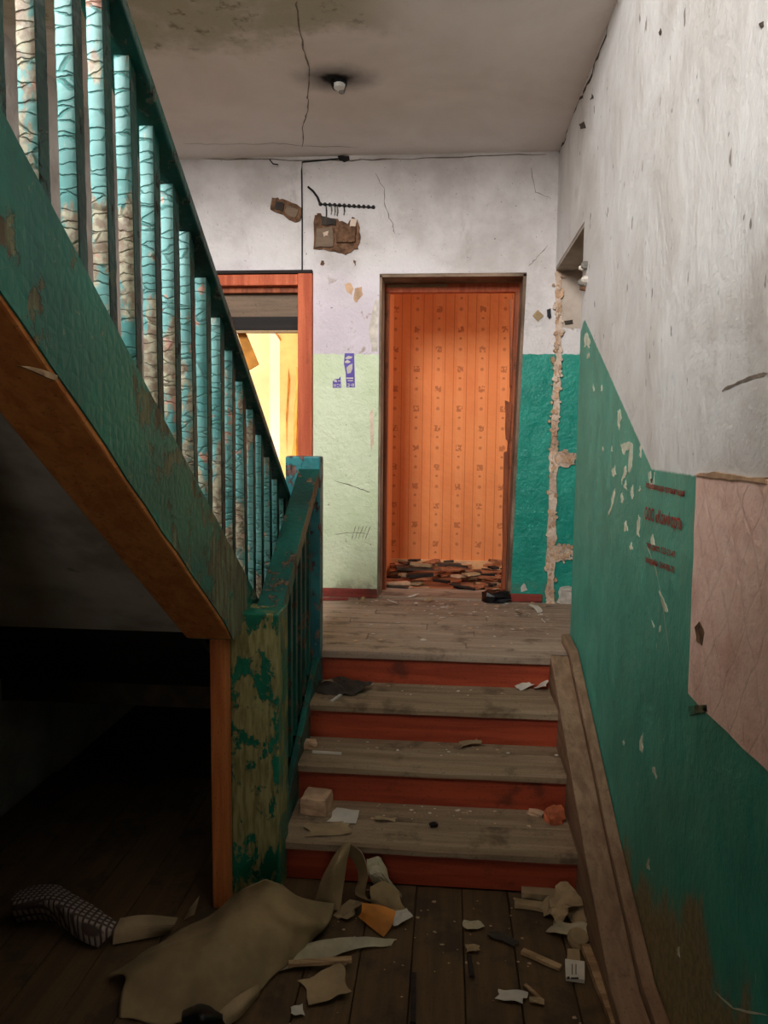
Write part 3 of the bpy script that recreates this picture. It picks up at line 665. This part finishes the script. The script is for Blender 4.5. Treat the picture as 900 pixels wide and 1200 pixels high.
ribbon('crack', [(846, 458), (866, 448), (888, 440), (900, 438)], 'X', XR, .006, 'hair_crack', wall_right, 6, 1.0)
# stencilled lettering
def lettering(text, x0, y0, x1, px_height, dy_right):
    c = bpy.data.curves.new('lettering', 'FONT'); c.body = text; c.size = 1; c.extrude = .0; c.offset = .022
    tmp = bpy.data.objects.new('tmp', c); COL.objects.link(tmp); bpy.context.view_layer.update()
    me = bpy.data.meshes.new_from_object(tmp.evaluated_get(bpy.context.evaluated_depsgraph_get())); bpy.data.objects.remove(tmp)
    A, B = onX(x0, y0, XR), onX(x1, y0+dy_right, XR); hgt = (onX(x0, y0-px_height, XR)-A).z
    xs = [v.co.x for v in me.vertices]; ys = [v.co.y for v in me.vertices]; W = max(xs)-min(xs); Hh = .72
    for v in me.vertices:
        t = (v.co.x-min(xs))/W; p = A.lerp(B, t)
        v.co = Vector((XR-.002, p.y, p.z+v.co.y/Hh*hgt))
    me.materials.append(M['stencil_red']); o = bpy.data.objects.new('stencilled_lettering', me); COL.objects.link(o); setpar(o, wall_right)
    o['label'] = 'dark red stencilled lettering'
lettering('Управляющая организация', 757, 571, 803, 7, 11)
lettering('ООО «Комфорт»', 756, 608, 800, 14, 13)
lettering('тел. дисп. 523-23-47', 758, 641, 792, 7, 13)
lettering('аварийн. 564-98-70', 757, 658, 791, 7, 14)
# ceiling cracks
ribbon('crack', [(347, 0), (350, 30), (356, 58), (363, 80), (360, 110), (361, 128), (355, 145), (354, 172)], 'Z', ZC, .006, 'hair_crack', ceiling, 2, 1.2)
ribbon('crack', [(215, 168), (260, 169), (320, 168), (354, 170), (420, 173)], 'Z', ZC, .004, 'hair_crack', ceiling, 3, .8)
ribbon('crack', [(218, 186), (300, 187), (400, 188), (460, 187), (560, 183), (640, 181)], 'Y', YB, .007, 'hair_crack', wall_back, 4, 1.0)
ribbon('crack', [(440, 203), (450, 222), (452, 245), (460, 262), (463, 275)], 'Y', YB, .004, 'hair_crack', wall_back, 5, 1.0)
ribbon('crack', [(622, 196), (628, 225), (646, 233)], 'Y', YB, .003, 'hair_crack', wall_back, 6, .8)
ribbon('crack', [(642, 288), (630, 302), (619, 312)], 'Y', YB, .004, 'hair_crack', wall_back, 7, .8)
ribbon('scratch', [(392, 563), (420, 572), (434, 577)], 'Y', YB, .004, 'soot_crack', wall_back, 8, .5)
ribbon('scratch', [(392, 626), (415, 624), (434, 626)], 'Y', YB, .003, 'hair_crack', wall_back, 9, .6)
for i in range(5): ribbon('scratch', [(412+i*4, 632), (417+i*4.4, 616)], 'Y', YB, .003, 'hair_crack', wall_back, 20+i, .4)
for i, f in enumerate([[(404, 333), (410, 331), (415, 338), (412, 346), (407, 342)], [(416, 338), (424, 336), (425, 345), (418, 355), (414, 350)], [(376, 306), (380, 305), (380, 311), (376, 311)], [(414, 305), (418, 306), (416, 312)], [(432, 385), (440, 350), (444, 352), (443, 412), (436, 412)], [(433, 484), (437, 478), (438, 520), (435, 530), (434, 505)], [(611, 688), (614, 683), (618, 692), (610, 694)]]):
    patch('plaster_scar', f, 'Y', YB, ['brick_clay', 'brick_clay', 'brown_plaster', 'brown_plaster', 'plaster_chip', 'rough_mortar', 'plaster_chip'][i], wall_back, .002, .7, 3, i+60)

# ================================================================== WIRING AND FITTINGS
# brown plaster scars where fuse boxes were torn off
def scar(name, outline, label, seed, pieces):
    e = thing(name, onY(*outline[3], YB), label, 'junction box')
    patch('backing', outline, 'Y', YB, 'brown_plaster', e, .010, 1.2, 4, seed)
    for i, (f, mt, th) in enumerate(pieces): patch('remnant', f, 'Y', YB-.009, mt, e, th, .8, 3, seed+i)
scar('torn_junction_box', [(320, 232), (332, 234), (353, 243), (353, 258), (346, 260), (316, 246)], 'torn off grey junction box remnant above the orange door frame', 3,
     [([(324, 236), (334, 239), (331, 248), (322, 244)], 'dark_leaf', .012), ([(336, 241), (350, 246), (347, 256), (334, 251)], 'fibreboard', .010)])
scar('torn_fuse_box', [(369, 252), (374, 250), (380, 256), (396, 258), (408, 262), (412, 255), (420, 258), (422, 276), (420, 292), (404, 298), (392, 294), (368, 291)], 'torn off brown fuse box remnant below the row of cable ends', 5,
     [([(371, 268), (390, 266), (391, 290), (370, 290)], 'fibreboard', .014), ([(393, 268), (418, 266), (416, 284), (394, 285)], 'brown_plaster', .02), ([(376, 254), (395, 258), (394, 264), (377, 264)], 'dark_leaf', .012), ([(412, 256), (418, 258), (417, 266), (410, 266)], 'rough_mortar', .012), ([(379, 273), (385, 272), (385, 277), (380, 278)], 'rough_mortar', .018)])
e = thing('wall_cable', onY(354, 318, YB), 'black cable running from the ceiling hole down to the orange door frame', 'cable')
wy_ = YB-.006
MB().tube([onY(398, 186, wy_), onY(375, 188, wy_), onY(354, 190, wy_), onY(353.5, 200, wy_), onY(354, 250, wy_), onY(354, 322, wy_)], .0045).build('cable', 'black_cable', e)
patch('ceiling_hole', [(396, 184), (402, 183), (409, 184), (410, 188), (403, 190), (398, 188)], 'Y', YB, 'black_cable', e, .012, .5, 2, 4)
e = thing('cable_end_row', onY(407, 242, YB), 'row of black cut cable ends above the torn fuse box', 'cable')
MB().tube([onY(361, 219, YB-.012), onY(367, 224, YB-.02), onY(372, 231, YB-.02), onY(375, 239, YB-.008)], .007).build('cable', 'black_cable', e)
for i in range(12):
    p = onY(375.5+i*5.65, 239.5+i*.32, YB); MB().tube([p+Vector((0, .004, 0)), p+Vector((0, -.010, 0)), p+Vector((0, -.022, 0))], [.011, .011, .007], 8).build('cable_end', 'black_cable', e)
MB().tube([onY(375.5, 239, YB-.012), onY(405, 241.2, YB-.010), onY(437.5, 243, YB-.012)], .004).build('cable_strip', 'black_cable', e)
for i, (x, y) in enumerate([(382, 258), (388, 251), (392, 252), (395, 253), (403, 252)]):
    MB().tube([onY(x, 241, YB-.01), onY(x+.5, (241+y)/2, YB-.014), onY(x, y, YB-.006)], .004, 5).build('cable_tail', 'black_cable' if i in (0, 4) else 'steel', e)
o = MB().tube([onY(316, 187, YB-.004), onY(320, 192, YB-.03), onY(326, 193, YB-.035)], .004, 5).build('wire_stub', 'black_cable'); tag(o, 'short bent wire stub high on the white wall beside the cable corner', 'wire')
# ceiling lamp socket
c0 = onZ(397, 96, ZC)
e = thing('lamp_socket', c0, 'white porcelain lamp socket in a sooty ring on the ceiling', 'lamp socket')
MB().tube([c0+Vector((0, 0, .004)), c0+Vector((0, 0, -.012)), c0+Vector((0, 0, -.030))], [.040, .040, .030], 14).build('base', 'black_plastic', e)
MB().tube([c0+Vector((.004, -.012, -.02)), c0+Vector((.004, -.014, -.036))], [.030, .024], 12).build('socket_body', 'porcelain', e)
MB().tube([c0+Vector((.012, .014, -.02)), c0+Vector((.012, .014, -.045))], [.020, .014], 10).build('contact', 'steel', e)
# small plates by the teal wall
o = patch('wall_plate', [(630, 363), (637, 370), (630, 377), (624, 370)], 'Y', YB, 'beige_plate', None, .006); tag(o, 'small beige diamond plate on the white wall beside the orange doorway', 'plate')
o = patch('bell_push', [(641, 363), (645, 362), (646, 371), (643, 374), (641, 371)], 'Y', YB, 'black_plastic', None, .012, .4, 2, 3); tag(o, 'small black bell push beside the beige diamond plate', 'bell push')
e = thing('wall_switch_remnant', onX(686, 322, XR), 'broken porcelain switch remnants at the niche edge', 'switch')
for x, y, r, mt in ((688, 311, .020, 'steel'), (685, 314, .014, 'plaster_chip'), (688, 328, .018, 'plaster_chip'), (684, 331, .018, 'steel'), (686, 338, .012, 'brown_plaster')):
    p = onX(x, y, XR); MB().tube([p+Vector((.003, 0, 0)), p+Vector((-.014, 0, 0)), p+Vector((-.026, 0, 0))], [r, r, r*.55], 8).build('remnant', mt, e)
o = patch('anchor_hole', [(661, 376), (671, 375), (672, 380), (662, 381)], 'Y', YB-.003, 'soot_crack', wall_back, .003, .4, 2, 3)
patch('plaster_scar', [(657, 372), (676, 366), (678, 382), (672, 386), (658, 384)], 'Y', YB-.0025, 'niche_white', wall_back, .0012, 1, 3, 5)
# torn purple stickers
def sticker(outline, prints, label):
    e = thing('torn_sticker', onY(*outline[0], YB), label, 'sticker')
    patch('sheet', outline, 'Y', YB, 'purple_print', e, .0015)
    for f in prints: patch('print', f, 'Y', YB-.0014, 'paper_white', e, .0006)
R = lambda x, y, w, h: [(x, y), (x+w, y), (x+w, y+h), (x, y+h)]
sticker([(404, 414), (415, 414), (416, 454), (406, 454), (405, 436), (403, 426)],
        [[(404, 420), (408, 417), (413, 418), (412, 420), (407, 421)], [(404, 424), (407, 421.5), (411, 424), (409, 425.5), (405, 425.5)], [(406, 431), (409, 428), (413, 426), (413, 432), (411, 437), (407, 438)], R(406, 442.5, 8, 1.4), R(407.5, 445.5, 6, 1.2),
         R(407, 449.5, 2.6, .8), R(408.6, 450.3, 1, 3), R(407, 452.4, 2.4, .8), R(410.5, 450.8, 1.4, .8), R(412.5, 449.5, .9, 3.6), R(414, 449.5, .8, 3.6)], 'tall torn purple sticker on the pale green wall')
sticker([(390, 447), (393, 444), (397, 444), (399, 441), (400, 454.5), (390, 454.5)],
        [[(391, 446), (394, 444.5), (395, 448), (392, 447.5)], R(396, 445.8, 3, 1), R(391.2, 450, 1, 3.4), R(393.2, 450, .8, 3.4), R(395, 450, 2, .8), R(395, 452.6, 2, .8), R(398, 450, .8, 3.4)], 'small torn purple sticker on the pale green wall')

# ================================================================== RUBBISH
T = [.16, .32, .48, .64]
def pz(px, py, z): return onZ(px, py, z)
# lower hall floor: tarpaulin heap
px_sheet('tarpaulin', [[(126, 1142, .02), (200, 1096, .05), (255, 1064, .09), (303, 1030, .24), (345, 1046, .11), (394, 1060, .05)],
  [(148, 1150, .05), (210, 1114, .10), (262, 1088, .13), (308, 1062, .15), (346, 1074, .12), (386, 1080, .05)],
  [(140, 1166, .04), (205, 1145, .08), (265, 1120, .11), (312, 1100, .10), (346, 1100, .07), (374, 1094, .03)],
  [(134, 1192, .004), (200, 1196, .01), (262, 1188, .02), (300, 1160, .02), (335, 1130, .02), (366, 1110, .01)]], 'tarp_beige', 'large crumpled beige tarpaulin heaped on the floor beside the green newel', 'tarpaulin', crumple=.022, seed=3, freq=6, sub=9, smooth=True)
e = thing('torn_sheeting', onZ(400, 1066, 0), 'stiff torn beige sheeting arched up against the lowest riser', 'sheeting')
def sheet_part(name, rows, seed, cr_=.004):
    o = sheet(rows, 6, cr_, seed, 14, .003).build(name, 'tarp_beige', e); m_ = o.modifiers.new('thickness', 'SOLIDIFY'); m_.thickness = .003
sheet_part('panel', [[onY(397, 996, 2.53), onY(404, 989, 2.53), onY(411, 987, 2.54)], [onY(380, 1026, 2.47), onY(393, 1018, 2.46), onY(406, 1012, 2.50)], [onZ(366, 1060, .012), onZ(382, 1066, .006), onZ(398, 1068, .02)]], 4)
sheet_part('fold', [[onY(408, 987, 2.54), onY(403, 999, 2.56)], [onY(424, 1000, 2.51), onY(415, 1010, 2.56)], [onY(431, 1024, 2.48), onY(420, 1030, 2.53)], [onZ(429, 1050, .03), onZ(416, 1048, .03)], [onZ(450, 1064, .012), onZ(438, 1056, .012)], [onZ(480, 1071, .005), onZ(470, 1064, .008)]], 5)
sheet_part('flap', [[onY(434, 1040, 2.52), onY(450, 1033, 2.54), onY(468, 1045, 2.52)], [onZ(434, 1052, .03), onZ(452, 1052, .035), onZ(470, 1058, .02)], [onZ(436, 1060, .005), onZ(455, 1066, .005), onZ(476, 1066, .004)]], 6)
px_sheet('clear_plastic', [[(428, 1006, .13), (445, 1006, .12), (456, 1022, .08)], [(432, 1026, .09), (448, 1024, .09), (462, 1040, .04)], [(440, 1040, .02), (456, 1044, .02), (470, 1052, .006)]], 'plastic_clear', 'crumpled clear plastic behind the arched beige sheeting', 'plastic', crumple=.012, seed=8, freq=22)
px_sheet('orange_cardboard', [[(424, 1058, .05), (446, 1062, .05), (464, 1068, .04)], [(424, 1068, .035), (444, 1076, .03), (460, 1084, .02)], [(420, 1074, .01), (434, 1086, .008), (450, 1098, .004)]], 'card_orange', 'bent orange cardboard under the torn beige sheeting', 'cardboard', crumple=.004, seed=9)
flat_sheet('crumpled_paper', pz(470, 1082, 0), .06, .05, .4, 'paper_white', 'small crumpled white paper beside the orange cardboard', 'paper', .012, 4, .02)
flat_sheet('crumpled_paper', pz(408, 1072, 0), .08, .07, .9, 'paper_tan', 'crumpled tan paper between the tarpaulin and the orange cardboard', 'paper', .02, 6, .02)
px_sheet('dark_film', [[(330, 1115, .02), (380, 1100, .03), (420, 1098, .03), (462, 1100, .01)], [(320, 1140, .01), (375, 1125, .015), (420, 1112, .01), (458, 1108, .005)]], 'plastic_clear', 'dull plastic film lying in front of the tarpaulin', 'plastic', crumple=.006, seed=11, freq=12)
stick('broken_lath', pz(338, 1131, .02), pz(412, 1126, .02), .022, .010, 'lath_wood', 'pale thin lath lying across the plastic film', 'lath')
flat_sheet('torn_paper', pz(381, 1158, 0), .13, .12, .5, 'paper_tan', 'squarish torn pale paper on the floor boards before the tarpaulin', 'paper', .006, 21, .01)
flat_sheet('torn_paper', pz(349, 1187, 0), .035, .035, .3, 'paper_white', 'tiny white paper scrap beside the squarish torn paper', 'paper', .002, 23)
px_sheet('folded_paper', [[(256, 1186, .05), (280, 1166, .06), (303, 1154, .05)], [(262, 1196, .03), (284, 1180, .04), (305, 1160, .03)], [(266, 1202, .01), (284, 1190, .01), (304, 1166, .01)]], 'paper_tan', 'folded pale paper tucked under the front edge of the tarpaulin', 'paper', crumple=.002, seed=3)
px_sheet('dark_bundle', [[(214, 1186, .02), (236, 1178, .05), (258, 1186, .02)], [(212, 1194, .06), (236, 1190, .09), (260, 1194, .05)], [(214, 1204, .03), (236, 1206, .05), (258, 1204, .02)]], 'black_plastic', 'dark cloth bundle beside the folded pale paper', 'bundle', crumple=.008, seed=5, freq=16, smooth=True)
# understair
px_sheet('knitted_cloth', [[(18, 1046, .10), (60, 1036, .12), (100, 1056, .10), (138, 1082, .07)], [(14, 1062, .10), (58, 1056, .13), (96, 1078, .10), (132, 1094, .06)], [(20, 1082, .02), (60, 1080, .04), (92, 1098, .03), (116, 1110, .01)]], 'knit', 'coarse knitted pale cloth on the floor under the stairs', 'cloth', crumple=.006, seed=2, freq=8, smooth=True)
px_sheet('folded_magazine', [[(140, 1076, .06), (175, 1072, .06), (208, 1076, .05)], [(134, 1090, .05), (170, 1084, .05), (204, 1084, .05)], [(132, 1106, .01), (165, 1100, .01), (196, 1094, .01)]], 'paper_tan', 'folded pale magazine beside the knitted cloth under the stairs', 'magazine', crumple=.003, seed=6)
px_sheet('paper_scrap', [[(222, 1066, .05), (234, 1050, .08)], [(216, 1078, .01), (228, 1072, .02)]], 'paper_tan', 'curled paper scrap by the orange post under the stairs', 'paper', crumple=.003, seed=6)
# treads
b0 = chunk('brick_piece', pz(371, 948, T[0]), (.105, .105, .062), -.15, 'brick_clay', 'half of a pale brick lying on the lowest tread by the green railing', 'brick', 3, .07, None, .97)
flat_sheet('paper_sheet', pz(404, 957, T[0]), .10, .11, -.1, 'paper_white', 'white paper sheet on the lowest tread beside the half brick', 'paper', .002, 31, .0, curl=.004)
flat_sheet('torn_paper', pz(385, 972, T[0]), .16, .09, .2, 'paper_tan', 'dirty tan paper on the lowest tread in front of the half brick', 'paper', .003, 32, curl=.004)
flat_sheet('torn_paper', pz(451, 962, T[0]), .085, .022, .05, 'paper_tan', 'narrow pale paper strip on the lowest tread', 'paper', .004, 33)
chunk('coal_lump', pz(508, 968, T[0]), (.03, .022, .012), .3, 'black_plastic', 'small black lump on the lowest tread', 'lump', 4)
chunk('brick_fragment', pz(650, 962, T[0]), (.070, .055, .05), .4, 'brick_red', 'broken red brick fragment on the lowest tread at the wall string', 'brick', 7, .22)
chunk('brick_fragment', pz(627, 955, T[0]), (.06, .035, .018), -.2, 'brick_clay', 'flat tan brick flake beside the red brick fragment', 'brick', 8, .22)
flat_sheet('crumpled_paper', pz(550, 874, T[1]), .075, .05, .2, 'paper_tan', 'crumpled tan paper in the middle of the second tread', 'paper', .016, 41, .02)
stick('pale_stick', pz(366, 882, T[1]), pz(400, 884, T[1]), .010, .008, 'paper_white', 'thin pale stick on the second tread by the railing', 'stick')
chunk('plaster_lump', pz(362, 876, T[1]), (.06, .05, .03), .2, 'brick_clay', 'dirty plaster lump on the second tread by the railing', 'plaster', 9, .2)
px_sheet('dark_leaf_litter', [[(374, 800, .02), (395, 794, .03), (415, 797, .03), (436, 800, .04)], [(370, 808, .01), (392, 806, .02), (412, 810, .015), (428, 806, .03)], [(380, 814, .003), (398, 814, .005), (412, 815, .004), (422, 811, .01)]], 'dark_leaf', 'dark curled litter on the third tread by the railing', 'litter', zbase=T[2], crumple=.012, seed=13, freq=24)
flat_sheet('dry_leaf', pz(384, 800, T[2]+.02), .055, .03, .1, 'paper_tan', 'small tan leaf on the dark curled litter', 'leaf', .004, 51); flat_sheet('dry_leaf', pz(430, 804, T[2]+.015), .05, .03, .5, 'paper_white', 'pale curled scrap at the end of the dark litter', 'leaf', .004, 52)
stick('pale_stick', pz(388, 823, T[2]), pz(401, 814, T[2]), .012, .008, 'paper_white', 'short pale stick in front of the dark litter', 'stick')
flat_sheet('crumpled_paper', pz(614, 807, T[2]), .07, .06, .5, 'paper_white', 'larger crumpled white paper on the third tread', 'paper', .018, 61, .02)
flat_sheet('crumpled_paper', pz(635, 809, T[2]), .055, .05, -.3, 'paper_white', 'smaller crumpled white paper beside the wall string on the third tread', 'paper', .018, 62, .02)
flat_sheet('crumpled_paper', pz(603, 803, T[2]), .06, .04, 0, 'paper_tan', 'tan paper scrap beside the larger white paper on the third tread', 'paper', .010, 63, .015)
# corner in front of the lowest riser
stick('plaster_batten', pz(611, 1048, .0), pz(655, 1052, .0), .05, .02, 'paper_tan', 'pale flat batten against the lowest riser', 'batten')
stick('plaster_batten', pz(603, 1060, .0), pz(646, 1066, .0), .04, .014, 'paper_tan', 'pale flat batten in front of the first batten', 'batten')
flat_sheet('crumpled_wrapper', pz(660, 1070, 0), .13, .11, .5, 'paper_tan', 'large crumpled tan wrapper in the corner by the wall string', 'wrapper', .03, 71, .05)
flat_sheet('crumpled_wrapper', pz(682, 1080, 0), .08, .10, .2, 'paper_tan', 'smaller creased wrapper leaning on the wall string', 'wrapper', .02, 72, .05)
flat_sheet('crumpled_wrapper', pz(664, 1094, 0), .12, .08, -.4, 'plastic_clear', 'dull plastic wrapper in front of the tan wrapper', 'wrapper', .012, 73, .02)
p = pz(676, 1104, 0); o = MB().tube([p+Vector((0, 0, .006)), p+Vector((.004, -.006, .018)), p+Vector((.006, -.010, .03))], [.034, .036, .030], 14).build('jar_lid', 'paper_tan'); tag(o, 'round whitish lid among the wrappers', 'lid')
e = thing('cigarette_box', pz(672, 1138, 0), 'flattened pale box with dark print on the floor by the long lath', 'box')
P = [pz(662, 1128, 0), pz(685, 1131, 0), pz(685, 1153, 0), pz(663, 1150, 0)]; MB().prism([p+Vector((0, 0, .001)) for p in P], (0, 0, .012)).build('carton', 'paper_white', e)
P = [pz(665, 1113, 0), pz(679, 1113, 0), pz(680, 1129, 0), pz(664, 1128, 0)]; MB().prism([p+Vector((0, 0, .001)) for p in P], (0, 0, .003)).build('flap', 'paper_tan', e)
for q in (R(664.5, 1144.5, 3, 3), R(669, 1145.5, 9, 2)): MB().prism([pz(x, y, .0131) for x, y in q], (0, 0, .0006)).build('print', 'black_cable', e)
for q in (R(670, 1130, 1, 12), R(674.5, 1130, 1, 12)): MB().prism([pz(x, y, .0131) for x, y in q], (0, 0, .0006)).build('print', 'black_cable', e)
stick('long_lath', pz(686, 1112, .01), pz(722, 1206, .01), .030, .018, 'lath_wood', 'long lath lying beside the wall string', 'lath')
stick('broken_lath', pz(612, 1116, 0), pz(657, 1136, 0), .024, .010, 'lath_wood', 'short broken lath on the floor boards before the flattened box', 'lath')
flat_sheet('dark_scrap', pz(590, 1102, 0), .10, .03, -.5, 'dark_leaf', 'dark scrap on the floor boards below the lowest riser', 'scrap', .006, 81)
flat_sheet('torn_paper', pz(598, 1170, 0), .08, .04, -.2, 'paper_white', 'torn white scrap on the open floor boards', 'paper', .006, 82); flat_sheet('torn_paper', pz(629, 1175, 0), .04, .02, -.2, 'paper_tan', 'small tan scrap beside the torn white scrap', 'paper', .004, 83)
stick('splinter', pz(615, 1155, 0), pz(634, 1172, 0), .012, .006, 'lath_wood', 'thin splinter beside the torn white scrap', 'splinter')
flat_sheet('torn_paper', pz(555, 1085, 0), .06, .06, .2, 'plastic_clear', 'dull plastic scrap below the middle of the lowest riser', 'plastic', .008, 84); flat_sheet('torn_paper', pz(554, 1114, 0), .045, .03, .2, 'paper_tan', 'tan scrap in the middle of the floor boards', 'paper', .006, 85)
stick('splinter', pz(485, 1142, 0), pz(484, 1200, 0), .016, .008, 'dark_timber', 'dark splinter along the floor board joint', 'splinter'); stick('splinter', pz(550, 1122, 0), pz(553, 1146, 0), .016, .008, 'dark_timber', 'short dark splinter behind the tan scrap', 'splinter')
px_sheet('stone_in_corner', [[(712, 1166, .03), (735, 1170, .04)], [(722, 1185, .03), (752, 1192, .03)], [(724, 1205, .004), (760, 1210, .004)]], 'brick_clay', 'flat broken plaster piece lying behind the long lath', 'plaster', crumple=.004, seed=3, thick=.01)
# landing
p = pz(581, 704, ZL); o = chunk('black_bag', p+Vector((0, -.02, 0)), (.15, .10, .07), .1, 'black_plastic', 'crumpled black bag at the foot of the orange room door frame', 'bag', 11, .30)
chunk('plaster_lump', pz(661, 706, ZL)+Vector((.03, .0, 0)), (.13, .10, .10), .2, 'plaster_chip', 'white plaster lump at the foot of the niche', 'plaster', 12, .25)
stick('broken_lath', pz(378, 703, ZL), pz(408, 703, ZL), .03, .012, 'red_baseboard', 'short red brown lath at the foot of the pale green wall', 'lath')
for i, (x, y, w_, mt, lab) in enumerate([(484, 701, .07, 'paper_white', 'white flake standing before the orange room threshold'), (503, 706, .06, 'paper_tan', 'tan flake before the orange room threshold'), (425, 706, .05, 'paper_tan', 'tan flake near the foot of the pale green wall'), (628, 716, .08, 'paper_white', 'white flake at the foot of the teal wall'), (637, 731, .02, 'paper_white', 'tiny white flake on the landing boards near the niche'), (460, 708, .06, 'plaster_chip', 'grey plaster flake before the left side of the threshold'), (608, 721, .05, 'paper_tan', 'tan flake before the teal wall baseboard')]):
    flat_sheet('paper_flake', pz(x, y, ZL), w_, w_*.5, i*.7, mt, lab, 'flake', .008, 90+i, .02)
# fine grit nobody could count
def grit(name, n, region, z, mats, size, seed, label, parent=None):
    rg = random.Random(seed)
    for mt in mats:
        m = MB()
        for _ in range(n):
            x, y = region(rg); s = size*rg.uniform(.35, 1.3)*rg.random()**.5; a = rg.uniform(0, 6.28); zz = z(x, y); h = s*.18
            pts = [(x+math.cos(a+t)*s*rg.uniform(.5, 1), y+math.sin(a+t)*s*rg.uniform(.4, .8), zz+.0005) for t in (0, 1.3, 2.6, 3.9, 5.1)]
            m.prism(pts, (rg.uniform(-.2, .2)*s, rg.uniform(-.2, .2)*s, h))
        o = m.build(name, mt); o['kind'] = 'stuff'; o['label'] = label+(' in tan' if mt == mats[-1] and len(mats) > 1 else ''); o['category'] = 'debris'
def reg_land(r):
    return (r.uniform(-.55, .60), YB-.03-abs(r.gauss(0, .30))) if r.random() < .7 else (r.uniform(-.55, .6), r.uniform(3.5, 4.6))
grit('landing_grit', 110, reg_land, lambda x, y: ZL-.001, ['plaster_chip', 'brick_clay'], .017, 5, 'fine plaster grit on the landing boards')
def reg_floor(r): return r.uniform(-.55, .48), 2.60-abs(r.gauss(0, .35))
grit('floor_grit', 60, reg_floor, lambda x, y: -.003, ['paper_tan', 'brick_clay'], .009, 6, 'fine grit on the lower hall floor')
for i in range(3):
    def reg_t(r, i=i): return (r.uniform(-.57, .48) if r.random() < .6 else -.58+abs(r.gauss(0, .12))), RY[i+1]-.005-abs(r.gauss(0, .07))
    grit('tread_grit', 40, reg_t, lambda x, y, i=i: T[i]-.003, ['plaster_chip', 'brick_clay'], .010, 10+i, 'fine grit on stair tread %s' % ('one', 'two', 'three')[i])
# broken lath and plaster heap inside the orange room
rg = random.Random(77)
RUB = {'orange_debris': 'orange brown broken lath', 'dark_leaf': 'dark grey broken scrap', 'paper_tan': 'tan plaster flake', 'brick_clay': 'pale clay coloured flake', 'dark_timber': 'black charred lath'}
for i in range(130):
    x = rg.uniform(-.40, .75); y = rg.uniform(YB+.30, R2-.06); L_ = rg.uniform(.05, .20); a = rg.gauss(0, .5); mt = rg.choice(['orange_debris', 'orange_debris', 'dark_leaf', 'paper_tan', 'brick_clay', 'dark_timber'])
    base = .634+.08*rg.random()*(1 if y > YB+.5 else .4)
    c = Vector((x, y, base)); d = Vector((math.cos(a), math.sin(a), rg.uniform(-.12, .12)))*L_/2
    c.x = min(max(c.x, -.42+abs(d.x)+.01), .9); c.y = min(max(c.y, YB+.28+abs(d.y)), R2-.03-abs(d.y))
    A, B = c-d, c+d; A.z = max(A.z, .633); B.z = max(B.z, .633)
    stick('broken_piece', A, B, rg.uniform(.03, .09), rg.uniform(.006, .02), mt, RUB[mt]+' in the rubble heap on the orange room floor', 'rubble piece', RUB[mt]+'s in the orange room heap')
